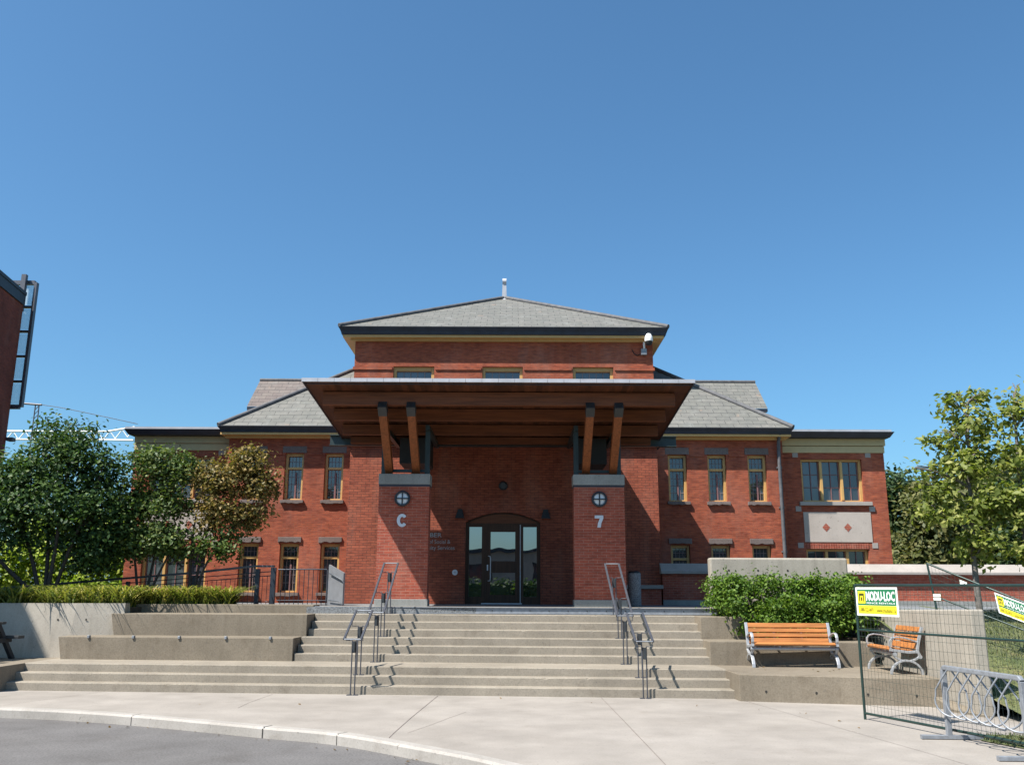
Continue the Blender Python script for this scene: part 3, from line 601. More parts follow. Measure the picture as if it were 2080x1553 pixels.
# wings
def wing(s, xi, xo, wx):
    """one flat roofed wing; xi inner, xo outer edge, wx window edges"""
    a, b = min(xi, xo), max(xi, xo); wa, wb = min(wx), max(wx); c = (wa + wb) / 2
    m = MB(M['brick']); wall(m, a, b, 1.2, 6.06, YW, [(wa, wb, 4.56, 5.87), (wa, wb, 1.85, 3.13)], 0.28)
    m.quad((xo, YW, 1.2), (xo, 36, 1.2), (xo, 36, 6.06), (xo, YW, 6.06)) if s > 0 else m.quad((xo, 36, 1.2), (xo, YW, 1.2), (xo, YW, 6.06), (xo, 36, 6.06))
    p = m.build('wing', B)
    m = MB(M['brick_new'])                                    # soldier course over the lower window
    for x in np.arange(wa + 0.03, wb - 0.05, 0.075): m.box(x, x + 0.062, YW - 0.02, YW - 0.001, 3.14, 3.30)
    m.build('soldier_course', p)
    m = MB(M['tan']); m.box(a - 0.02, b + 0.03, YW - 0.03, YW + 4, 6.065, 6.27); m.box(a - 0.02, b + 0.06, YW - 0.06, YW + 4, 6.285, 6.50); m.build('frieze', p, 0.008)
    eo = 0.22; x0, x1 = (a - 0.05, b + eo) if s > 0 else (a - eo, b + 0.05)
    m = MB(M['gutter'])
    m.hexa([(x0 + 0.1, YW - 0.32, 6.505), (x1 - 0.1, YW - 0.32, 6.505), (x1 - 0.1, 36, 6.505), (x0 + 0.1, 36, 6.505), (x0, YW - 0.45, 6.66), (x1, YW - 0.45, 6.66), (x1, 36, 6.66), (x0, 36, 6.66)])
    m.build('gutter', p)
    m = MB(M['flash']); m.box(x0 + 0.02, x1 - 0.08, YW - 0.42, 36, 6.664, 6.73); m.build('flat_roof', p)
    for z0, z1, n in ((4.56, 5.87, 3), (1.85, 3.13, 3)):
        y = YW + 0.11; f = MB(M['ochre']); ww = (wb - wa)
        f.box(wa, wb, y, y + 0.13, z1 - 0.06, z1); f.box(wa, wb, y, y + 0.13, z0, z0 + 0.05)
        xs = [wa, wa + ww / 3 - 0.03, wa + 2 * ww / 3 - 0.03, wb - 0.075]
        for x in xs: f.box(x, x + 0.08 if x > wa else x + 0.075, y - 0.02 if wa < x < wb - 0.1 else y, y + 0.13, z0 + 0.05, z1 - 0.06)
        w = f.build('window', p, 0.006)
        g_ = MB(M['glass']); g_.quad((wa, y + 0.11, z0), (wb, y + 0.11, z0), (wb, y + 0.11, z1), (wa, y + 0.11, z1)); g_.build('pane', w)
        mu = MB(M['sash'])
        for i in range(3):
            l = xs[i] + 0.08; r = xs[i + 1]; xm = (l + r) / 2; mu.box(xm - 0.012, xm + 0.012, y + 0.08, y + 0.109, z0 + 0.05, z1 - 0.06)
            for k in (1, 2): z = z0 + 0.05 + (z1 - z0 - 0.11) * k / 3; mu.box(l, r, y + 0.078, y + 0.108, z - 0.01, z + 0.01)
            for e in (l, r - 0.03): mu.box(e, e + 0.03, y + 0.085, y + 0.11, z0 + 0.05, z1 - 0.06)
        mu.build('glazing_bar', w)
    m = MB(M['coping']); m.box(wa - 0.12, wb + 0.20, YW - 0.10, YW + 0.07, 4.44, 4.553); m.build('sill', p, 0.008)
    m = MB(M['panel'], M['brick_new']); m.box(wa - 0.02, wb + 0.14, YW - 0.02, YW - 0.001, 3.34, 4.24)
    for x in (c - 0.30, c + 0.36):
        d = 0.13; m.add([(x, YW - 0.026, 3.78 - d), (x + d * 0.9, YW - 0.026, 3.78), (x, YW - 0.026, 3.78 + d), (x - d * 0.9, YW - 0.026, 3.78)], ((0, 1, 2, 3),), 1)
    m.build('panel', p)
    m = MB(M['coping'])
    for x in (wa - 0.24, wb + 0.12):
        for z in (5.92, 3.16, 4.26): m.box(x, x + 0.17, YW - 0.015, YW - 0.001, z, z + 0.16)
    m.build('corner_stone', p)
wing(1, 8.20, 11.52, (8.93, 10.82)); wing(-1, -8.6, -11.68, (-11.16, -9.2))
m = MB(M['lead']); m.tube([(8.10, 27.18, 6.52), (8.10, 27.36, 6.3), (8.10, 27.4, 6.0), (8.10, 27.4, 1.5)], 0.055, 10)
for z in (5.5, 4.3, 3.0): m.box(8.03, 8.17, 27.38, 27.5, z, z + 0.05)
m.build('downpipe', B)

# porch bay with arched entrance
DX0, DX1, DC = -1.30, 0.82, -0.24
m = MB(M['brick_bay']); wall(m, -4.66, 4.2, 1.2, 5.92, YB, [(DX0, DX1, 1.49, 4.06)], 0.3)
m.quad((-4.66, YB, 1.2), (-4.66, YB, 5.92), (-4.66, YM, 5.92), (-4.66, YM, 1.2)); m.quad((4.2, YB, 1.2), (4.2, YM, 1.2), (4.2, YM, 5.92), (4.2, YB, 5.92))
def arch(x): return 3.76 + 0.28 * (1 - ((x - DC) / (DX1 - DC)) ** 2)
xs = np.linspace(DX0, DX1, 17)
for a, b in zip(xs, xs[1:]):
    m.quad((a, YB, arch(a)), (b, YB, arch(b)), (b, YB, 4.06), (a, YB, 4.06)); m.quad((a, YB + 0.3, arch(a)), (b, YB + 0.3, arch(b)), (b, YB, arch(b)), (a, YB, arch(a)))
m.build('porch_bay', B)
m = MB(M['gutter']); m.box(-4.76, 4.30, 25.97, 27.43, 5.925, 6.02); m.build('bay_roof', B)
ds = MB(M['doorwood']); yd = YB + 0.16
ds.box(DX0, DX0 + 0.10, yd, yd + 0.12, 1.49, 3.70); ds.box(DX1 - 0.10, DX1, yd, yd + 0.12, 1.49, 3.70)
ds.box(-0.84, -0.72, yd, yd + 0.12, 1.49, 3.70); ds.box(0.24, 0.34, yd, yd + 0.12, 1.49, 3.70)
for a, b in ((DX0 + 0.1, -0.84), (0.34, DX1 - 0.1)): ds.box(a, b, yd + 0.01, yd + 0.11, 1.49, 1.70); ds.box(a, b, yd + 0.01, yd + 0.11, 3.64, 3.70)
P = [(x, arch(x) - 0.004) for x in xs[::-1]]
ds.extrude([(DX0, 3.70), (DX1, 3.70)] + P, yd + 0.002, yd + 0.12)
S = ds.build('door_surround', B)
m = MB(M['beam']); Q = [(x, arch(x) - 0.05) for x in np.linspace(DX0 + 0.12, DX1 - 0.12, 15)[::-1]]
m.extrude([(DX0 + 0.12, 3.74), (DX1 - 0.12, 3.74)] + Q, yd - 0.012, yd + 0.001); m.build('arch_panel', S)
for a, b in ((DX0 + 0.1, -0.84), (0.34, DX1 - 0.1)):
    m = MB(M['doorglass']); m.quad((a, yd + 0.06, 1.70), (b, yd + 0.06, 1.70), (b, yd + 0.06, 3.64), (a, yd + 0.06, 3.64)); m.build('sidelight', S)
m = MB(M['doorwood']); x0, x1 = -0.72, 0.24; y = yd + 0.03
m.box(x0, x0 + 0.13, y, y + 0.06, 1.53, 3.70); m.box(x1 - 0.13, x1, y, y + 0.06, 1.53, 3.70)
for z0, z1 in ((1.53, 1.75), (2.36, 2.68), (3.50, 3.70)): m.box(x0 + 0.13, x1 - 0.13, y, y + 0.06, z0, z1)
D = m.build('door', B)
for z0, z1 in ((1.75, 2.36), (2.68, 3.50)):
    m = MB(M['doorglass']); m.quad((x0 + 0.13, y + 0.03, z0), (x1 - 0.13, y + 0.03, z0), (x1 - 0.13, y + 0.03, z1), (x0 + 0.13, y + 0.03, z1)); m.build('pane', D)
m = MB(M['silver']); hx = -0.60; m.tube([(hx - 0.05, y, 2.82), (hx - 0.05, y - 0.06, 2.82), (hx, y - 0.075, 2.81), (hx + 0.012, y - 0.08, 2.76), (hx + 0.012, y - 0.08, 2.20), (hx, y - 0.075, 2.14), (hx - 0.05, y - 0.06, 2.13), (hx - 0.05, y, 2.13)], 0.014, 8); m.build('handle', D)
m = MB(M['silver']); m.box(-0.69, -0.655, y - 0.02, y, 2.42, 2.58); m.build('lock_plate', D)
m = MB(M['silver']); m.box(0.245, 0.262, yd - 0.02, yd + 0.0, 1.50, 3.70); m.build('edge_strip', D)
m = MB(M['silver']); m.box(-0.84, 0.30, yd - 0.05, yd + 0.02, 1.497, 1.525); m.build('threshold', D)

# fixtures around the door
def wall_lamp(x, label):
    t = thing('wall_lamp', label, 'lamp', (x, YB, 3.95), 'wall lamps beside the door arch')
    m = MB(M['plate']); m.box(x - 0.06, x + 0.06, YB - 0.03, YB, 3.92, 4.08); m.build('bracket', t)
    m = MB(M['plate']); m.hexa([(x - 0.13, YB - 0.20, 3.86), (x + 0.13, YB - 0.20, 3.86), (x + 0.13, YB - 0.03, 3.86), (x - 0.13, YB - 0.03, 3.86), (x - 0.06, YB - 0.11, 4.12), (x + 0.06, YB - 0.11, 4.12), (x + 0.06, YB - 0.03, 4.12), (x - 0.06, YB - 0.03, 4.12)]); m.build('shade', t, 0.01)
wall_lamp(-1.46, 'dark wall lamp on the left of the arched door'); wall_lamp(0.97, 'dark wall lamp on the right of the arched door')
t = thing('alarm_bell', 'round dark bell high on the brick above the arched door', 'bell', (-0.24, YB, 4.79))
m = MB(M['plate']); m.disc_y(-0.24, YB - 0.09, 4.79, 0.09, 20, 0, 0.06, 0.13); m.build('gong', t)
m = MB(M['navy']); m.disc_y(-0.24, YB - 0.03, 4.79, 0.10, 16, 0, 0.03); m.build('backplate', t)
t = thing('door_button', 'round silver push plate on the brick left of the door', 'button', (-1.58, YB, 2.36))
m = MB(M['silver']); m.disc_y(-1.58, YB - 0.03, 2.36, 0.075, 20, 0, 0.03, 0.08); m.build('plate', t)
m = MB(M['flash']); m.disc_y(-1.58, YB - 0.04, 2.36, 0.03, 14, 0, 0.01); m.build('knob', t)
t = thing('wall_lettering', 'small grey lettering on the shaded brick right of the left pier', 'lettering', (-2.0, YB, 3.2))
text_mesh('text_line', 'BER', 0.165, M['fabric'], (-2.30, YB - 0.012, 3.335), t, width=0.33, bold=0.002)
text_mesh('text_line', 'of Social &', 0.155, M['fabric'], (-2.325, YB - 0.012, 3.155), t, width=0.60)
text_mesh('text_line', 'nity Services', 0.155, M['fabric'], (-2.34, YB - 0.012, 2.985), t, width=0.74)

# ---- piers
def pier(xc, label):
    t = thing('brick_pier', label, 'pier', (xc, 22.4, 1.5), 'brick piers carrying the canopy'); w = 0.605
    m = MB(M['brick_new']); m.box(xc - w, xc + w, 21.9, 22.38, 1.4, 4.30); m.build('shaft', t)
    m = MB(M['conc_g']); m.box(xc - w - 0.015, xc + w + 0.015, 21.885, 22.395, 4.345, 4.60); m.build('cap', t, 0.012)
    m = MB(M['gutter']); m.box(xc - w - 0.005, xc + w + 0.005, 21.892, 22.388, 4.295, 4.345); m.build('cap_joint', t)
    m = MB(M['conc_g']); m.box(xc - w - 0.02, xc + w + 0.02, 21.88, 22.40, 1.4, 1.66); m.build('plinth', t, 0.01)
pier(-2.58, 'left brick pier with grey cap, bearing the letter C'); pier(2.10, 'right brick pier with grey cap, bearing the number 7')
def roundlamp(x, label):
    t = thing('bulkhead_lamp', label, 'lamp', (x, 21.9, 4.0), 'round lamps on the piers'); y = 21.9
    m = MB(M['navy']); n = 28
    V = []
    for r, yy in ((0.175, y), (0.19, y - 0.05), (0.175, y - 0.085), (0.14, y - 0.085), (0.14, y - 0.05)): V += [(x + r * math.cos(2 * math.pi * j / n), yy, 4.0 + r * math.sin(2 * math.pi * j / n)) for j in range(n)]
    m.add(V, [(i * n + (j + 1) % n, i * n + j, (i + 1) * n + j, (i + 1) * n + (j + 1) % n) for i in range(4) for j in range(n)], 0, True)
    m.box(x - 0.014, x + 0.014, y - 0.1, y - 0.072, 3.86, 4.14); m.box(x - 0.14, x + 0.14, y - 0.098, y - 0.07, 3.986, 4.014); m.build('rim', t)
    m = MB(M['frost']); n = 24; V = []
    for r, d in ((0.15, 0.045), (0.11, 0.062), (0.06, 0.070), (0.01, 0.072)): V += [(x + r * math.cos(2 * math.pi * j / n), y - d, 4.0 + r * math.sin(2 * math.pi * j / n)) for j in range(n)]
    m.add(V, [(i * n + (j + 1) % n, i * n + j, (i + 1) * n + j, (i + 1) * n + (j + 1) % n) for i in range(3) for j in range(n)], 0, True); m.add(V[-n:], (tuple(range(n)),)); m.build('glass', t)
roundlamp(-2.61, 'round cross barred lamp above the letter C'); roundlamp(2.10, 'round cross barred lamp above the number 7')
# letters
m = MB(M['silver']); cx, cz, ro_x, ro_z, ri_x, ri_z = -2.605, 3.485, 0.125, 0.155, 0.05, 0.085
A = np.linspace(R(38), R(322), 25)
out = [(cx + ro_x * math.cos(a), cz + ro_z * math.sin(a)) for a in A]; inn = [(cx + ri_x * math.cos(a) , cz + ri_z * math.sin(a)) for a in A]
V = []
for yy in (21.875, 21.899): V += [(x, yy, z) for x, z in out] + [(x, yy, z) for x, z in inn]
n = len(A); F = []
for i in range(n - 1): F += [(i, i + 1, n + i + 1, n + i), (2 * n + i, i, i + 1, 2 * n + i + 1)[::-1], (n + i, n + i + 1, 3 * n + i + 1, 3 * n + i)[::-1]]
F += [(0, n, 3 * n, 2 * n), (n - 1, 2 * n - 1, 4 * n - 1, 3 * n - 1)]
m.add(V, F); tag(m.build('sign_letter'), 'silver letter C fixed to the left pier', 'letter')
m = MB(M['silver']); x0, z0 = 1.99, 3.335
m.extrude([(x0 + 0.055, z0), (x0 + 0.135, z0), (x0 + 0.15, z0 + 0.10), (x0 + 0.20, z0 + 0.215), (x0 + 0.20, z0 + 0.285), (x0 - 0.005, z0 + 0.285), (x0 - 0.005, z0 + 0.215), (x0 + 0.115, z0 + 0.215), (x0 + 0.07, z0 + 0.10)], 21.875, 21.899)
tag(m.build('sign_number'), 'silver number 7 fixed to the right pier', 'number')

# ---- canopy
C = thing('entrance_canopy', 'broad timber canopy tilted up at the front over the entrance', 'canopy', (-0.3, 22.5, 4.6))
def zc(y): return 6.43 - 0.094 * (y - 20.0)                    # underside of the deck
XL, XR = -4.72, 4.11
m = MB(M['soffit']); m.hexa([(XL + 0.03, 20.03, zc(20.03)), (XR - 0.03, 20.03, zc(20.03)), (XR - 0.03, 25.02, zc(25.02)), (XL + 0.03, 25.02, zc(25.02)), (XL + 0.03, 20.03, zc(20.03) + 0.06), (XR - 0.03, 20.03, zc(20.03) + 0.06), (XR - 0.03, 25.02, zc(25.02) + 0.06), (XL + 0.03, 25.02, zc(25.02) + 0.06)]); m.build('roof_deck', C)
m = MB(M['flash'])
xs = np.linspace(XL - 0.02, XR + 0.02, 25)
for a, b in zip(xs, xs[1:]): m.hexa([(a, 19.98, 6.432), (b - 0.006, 19.98, 6.432), (b - 0.006, 20.1, 6.432), (a, 20.1, 6.432), (a, 19.98, 6.515), (b - 0.006, 19.98, 6.515), (b - 0.006, 20.1, 6.515), (a, 20.1, 6.515)])
m.build('front_flashing', C)
m = MB(M['gutter'])
for x in (XL, XR - 0.03): m.hexa([(x, 20.0, zc(20) - 0.02), (x + 0.03, 20.0, zc(20) - 0.02), (x + 0.03, 25.05, zc(25.05) - 0.02), (x, 25.05, zc(25.05) - 0.02), (x, 20.0, zc(20) + 0.08), (x + 0.03, 20.0, zc(20) + 0.08), (x + 0.03, 25.05, zc(25.05) + 0.08), (x, 25.05, zc(25.05) + 0.08)])
m.box(XL, XR, 20.1, 20.13, 6.40, 6.43); m.build('side_fascia', C)
m = MB(M['lead']); m.hexa([(XL + 0.03, 20.1, zc(20.1) + 0.064), (XR - 0.03, 20.1, zc(20.1) + 0.064), (XR - 0.03, 25.04, zc(25.04) + 0.064), (XL + 0.03, 25.04, zc(25.04) + 0.064), (XL + 0.03, 20.1, zc(20.1) + 0.09), (XR - 0.03, 20.1, zc(20.1) + 0.09), (XR - 0.03, 25.04, zc(25.04) + 0.09), (XL + 0.03, 25.04, zc(25.04) + 0.09)]); m.build('roof_sheet', C)
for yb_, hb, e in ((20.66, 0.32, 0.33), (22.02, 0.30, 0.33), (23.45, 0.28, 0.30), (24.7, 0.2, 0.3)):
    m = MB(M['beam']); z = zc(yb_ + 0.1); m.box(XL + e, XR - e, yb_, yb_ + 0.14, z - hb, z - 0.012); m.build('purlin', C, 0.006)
for x in (-2.99, -2.33, 1.81, 2.47):
    m = MB(M['strut']); a, b = Vector((x, 20.62, 6.02)), Vector((x, 22.2, 4.70)); d = (b - a).normalized()
    m.tube([a + d * 0.22, b], 0, rect=(0.185, 0.2)); s_ = m.build('strut', C, 0.008)
    k = MB(M['plate']); k.tube([a - d * 0.03, a + d * 0.24], 0, rect=(0.2, 0.215)); k.build('shoe', s_)
for x in (-3.13, -2.07, 1.58, 2.62):
    m = MB(M['green']); m.box(x - 0.06, x + 0.06, 22.22, 22.34, 4.60, 5.70); m.build('post', C)
    m = MB(M['green']); m.box(x - 0.05, x + 0.05, 22.1, 25.0, 5.70, 5.83); m.build('rafter', C)
m = MB(M['green']); m.box(-5.04, 4.56, 25.0, 25.03, 5.78, 6.03); m.box(-5.04, 4.56, 24.90, 25.13, 6.032, 6.05); m.box(-5.04, 4.56, 24.90, 25.13, 5.76, 5.78); m.build('steel_beam', C)
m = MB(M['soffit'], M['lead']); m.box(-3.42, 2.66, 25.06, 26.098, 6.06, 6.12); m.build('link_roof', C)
for x0, x1 in ((-3.1, -2.0), (1.55, 2.65)):
    m = MB(M['green']); m.box(x0, x1, 22.24, 22.32, 4.68, 4.75); m.build('base_tie', C)
    m = MB(M['black']); m.box(x0 + 0.16, x1 - 0.16, 23.7, 24.88, 5.10, 5.77); m.build('void_box', C)  # added black box stands in for the dark void behind the struts

# ---- camera on the tower
t = thing('security_camera', 'white dome security camera under the right end of the tower eave', 'camera', (4.35, YT, 9.5))
m = MB(M['steel']); m.box(4.23, 4.42, YT - 0.13, YT, 9.415, 9.625); m.build('junction_box', t, 0.012)
m = MB(M['white']); m.tube([(4.34, YT - 0.07, 9.62), (4.34, YT - 0.07, 9.86), (4.36, YT - 0.11, 10.03), (4.42, YT - 0.24, 10.10), (4.46, YT - 0.33, 10.06)], 0.037, 10); m.build('bracket', t)
m = MB(M['white']); m.lathe([(0.132, 9.81), (0.138, 9.87), (0.126, 9.96), (0.075, 10.06)], 4.46, YT - 0.33, 18); m.build('housing', t)
m = MB(M['black']); m.lathe([(0.03, 9.67), (0.08, 9.69), (0.11, 9.745), (0.122, 9.808)], 4.46, YT - 0.33, 18); m.build('dome', t)
m = MB(M['black']); m.tube([(4.23, YT - 0.05, 9.45), (4.12, YT - 0.02, 9.41), (4.02, YT - 0.01, 9.47), (3.94, YT - 0.01, 9.62)], 0.015, 6); m.build('cable', t)
# ---- bin
t = thing('litter_bin', 'cylindrical aggregate litter bin in the shade beside the right pier', 'bin', (2.985, 22.6, 1.5))
m = MB(M['aggr']); m.lathe([(0.15, 1.5), (0.158, 1.53), (0.158, 2.27), (0.15, 2.29)], 2.985, 22.6, 28); m.build('body', t)
m = MB(M['black']); m.lathe([(0.145, 2.291), (0.14, 2.32), (0.10, 2.34)], 2.985, 22.6, 24); m.build('lid', t)

# ================================================================== HANDRAILS
def handrail(label, a, b, xc, posts, w=0.31):
    """two flat bars from a=(y,z) to b=(y,z) with posts at (y, ground z)"""
    t = thing('handrail', label, 'handrail', (xc, posts[0][0], posts[0][1]), 'step handrails')
    for s_ in (-1, 1):
        m = MB(M['rail']); x = xc + s_ * w / 2; m.tube([(x, a[0], a[1]), (x, b[0], b[1])], 0, rect=(0.042, 0.032)); m.build('rail', t, 0.006)
    for p in (a, b):
        m = MB(M['steel']); m.tube([(xc - w / 2, p[0], p[1]), (xc + w / 2, p[0], p[1])], 0.012, 8); m.build('crossbar', t)
    for y, z in posts:
        zt = a[1] + (b[1] - a[1]) * (y - a[0]) / (b[0] - a[0]) - 0.03
        m = MB(M['rail'])
        for s_ in (-1, 1):
            x = xc + s_ * 0.036; m.tube([(x, y, z), (x, y, zt - 0.09)], 0.012, 8)
            m.tube([(x, y, zt - 0.085), (x + s_ * (w / 2 - 0.036), y, zt - 0.085), (x + s_ * (w / 2 - 0.036), y, zt + 0.02)], 0.009, 6)
        m.box(xc - 0.10, xc - 0.012, y - 0.05, y + 0.05, z, z + 0.012); m.box(xc + 0.012, xc + 0.10, y - 0.05, y + 0.05, z, z + 0.012)
        po = m.build('post', t)
        k = MB(M['plate']); k.box(xc - 0.022, xc + 0.022, y - 0.10, y + 0.10, zt - 0.30, zt - 0.10); k.build('plate', po)
def railY(i, x): return RY[i] - K * x
handrail('lower section of the left step handrail, from pavement to landing', (17.18, 0.99), (18.42, 1.47), -2.88, [(17.40, 0.0), (18.0, 0.30)])
handrail('upper section of the left step handrail, from landing to porch', (18.98, 1.42), (21.1, 2.46), -2.73, [(19.12, 0.45), (20.02, 0.90), (20.92, 1.35)])
handrail('lower section of the right step handrail, from pavement to landing', (17.0, 0.98), (18.25, 1.44), 2.40, [(17.06, 0.0), (17.64, 0.30)])
handrail('upper section of the right step handrail, from landing to porch', (18.75, 1.38), (20.95, 2.46), 2.27, [(18.80, 0.45), (19.66, 0.90), (20.55, 1.35)])

# ================================================================== BENCHES
def bench(label, loc, rz, L):
    t = thing('park_bench', label, 'bench', loc, 'slatted benches on the platform'); T = Matrix.Translation(loc) @ Matrix.Rotation(rz, 4, 'Z')
    def put(m, name, bev=0.006):
        m.v = [tuple(T @ Vector(p)) for p in m.v]; return m.build(name, t, bev)
    def arc(cy, cz, ry, rz_, a0, a1, n=12): return [(cy + ry * math.cos(R(a0 + (a1 - a0) * i / n)), cz + rz_ * math.sin(R(a0 + (a1 - a0) * i / n))) for i in range(n + 1)]
    for s_ in (-1, 1):
        x = s_ * (L / 2); m = MB(M['alu'])
        def path(p, w=0.05, h=0.032): m.tube([(x, a, b) for a, b in p], 0, rect=(w, h))
        path(arc(0.0, 0.0, 0.27, 0.235, 180, 0), 0.06, 0.036)
        path(arc(0.02, 0.36, 0.23, 0.135, 195, 345), 0.05, 0.034)
        path([(-0.27, 0.415), (-0.15, 0.40), (0.05, 0.375), (0.21, 0.385)], 0.05, 0.045)
        path([(0.25, 0.27), (0.235, 0.34), (0.21, 0.40), (0.24, 0.55), (0.285, 0.70), (0.325, 0.81)], 0.055, 0.045)
        m.tube([(x - 0.028, 0.245, 0.30), (x + 0.028, 0.245, 0.30)], 0.035, 10); m.tube([(x - 0.028, -0.19, 0.34), (x + 0.028, -0.19, 0.34)], 0.035, 10)
        fr = put(m, 'end_frame', 0.005)
        m = MB(M['alu']); m.tube([(x, a, b) for a, b in [(-0.235, 0.41), (-0.265, 0.48), (-0.262, 0.56), (-0.22, 0.615), (-0.13, 0.635), (0.0, 0.622), (0.12, 0.585), (0.25, 0.54)]], 0, rect=(0.05, 0.024))
        put(m, 'armrest', 0.005)
    m = MB(M['slat']); l = L / 2 - 0.03
    for y, z, ang in ((-0.235, 0.435, 18), (-0.125, 0.43, 0), (-0.015, 0.417, -6), (0.095, 0.405, -6)):
        c_, s2 = math.cos(R(ang)), math.sin(R(ang)); V = []
        for xx in (-l, l):
            for a, b in ((-0.047, -0.016), (0.047, -0.016), (0.047, 0.016), (-0.047, 0.016)): V.append((xx, y + a * c_ - b * s2, z + a * s2 + b * c_))
        m.add(V, [(3, 2, 1, 0), (4, 5, 6, 7)] + [(i, (i + 1) % 4, 4 + (i + 1) % 4, 4 + i) for i in range(4)])
    put(m, 'seat', 0.006)
    m = MB(M['slat'])
    for k, hh in enumerate((0.115, 0.085, 0.085, 0.10)):
        z = [0.475, 0.578, 0.668, 0.762][k]; y = 0.20 + (z - 0.45) * 0.32; u = Vector((0, 0.305, 0.952)); w = Vector((0, 0.952, -0.305)); V = []
        for xx in (-l, l):
            for a, b in ((-1, -1), (-1, 1), (1, 1), (1, -1)): V.append(Vector((xx, y, z)) + u * a * (hh / 2 - 0.006) + w * b * 0.016)
        m.add(V, [(3, 2, 1, 0), (4, 5, 6, 7)] + [(i, (i + 1) % 4, 4 + (i + 1) % 4, 4 + i) for i in range(4)])
    put(m, 'backrest', 0.006)
    m = MB(M['alu']); m.tube([(-L / 2, -0.17, 0.345), (L / 2, -0.17, 0.345)], 0.034, 10)
    for xx in (-L / 6, L / 6): m.tube([(xx, 0.20, 0.38), (xx, 0.255, 0.50), (xx, 0.345, 0.80)], 0, rect=(0.04, 0.02)); m.box(xx - 0.02, xx + 0.02, -0.2, 0.2, 0.375, 0.392)
    put(m, 'seat_rail', 0.0)
bench('orange slatted bench facing the pavement in front of the hedge', (5.46, 18.40, 0.45), R(-3), 1.60)
bench('orange slatted bench turned sideways against the bank wall behind the fence', (7.02, 17.40, 0.45), R(-93), 1.22)

# ================================================================== FENCE PANELS, SIGNS, RACK
def fence_panel(label, TL, TR, BL, BR, nv, nh, zmid=0.34):
    t = thing('mesh_fence', label, 'fence', BL, 'green temporary fence panels'); TL, TR, BL, BR = map(Vector, (TL, TR, BL, BR))
    P = lambda u, v: (BL.lerp(BR, u)).lerp(TL.lerp(TR, u), v)
    for u in (0, 1):
        m = MB(M['fence']); m.tube([P(u, 0), P(u, 1)], 0.021, 8); m.build('post', t)
    for v in (0.045, 0.655, 0.99):
        m = MB(M['fence']); m.tube([P(0, v), P(1, v)], 0.0185 if v > 0.9 or v < 0.1 else 0.016, 8); m.build('rail', t)
    m = MB(M['wire'])
    for i in range(1, nv): m.tube([P(i / nv, 0.05), P(i / nv, 0.985)], 0.0019, 4, cap=False)
    for j in range(1, nh): v = 0.045 + 0.94 * j / nh; m.tube([P(0, v), P(1, v)], 0.0019, 4, cap=False)
    m.build('wire_mesh', t); return P
PA = fence_panel('upright green mesh fence panel standing on the pavement by the bike rack', (5.32, 14.44, 1.98), (6.29, 11.0, 1.96), (5.32, 14.44, 0.0), (6.29, 11.0, 0.02), 46, 15)
PB = fence_panel('green mesh fence panel slipping down the grass bank at the right edge', (8.02, 17.9, 2.42), (9.3, 16.1, 1.52), (8.14, 17.7, 0.62), (9.42, 15.9, -0.28 + 0.3), 30, 14)
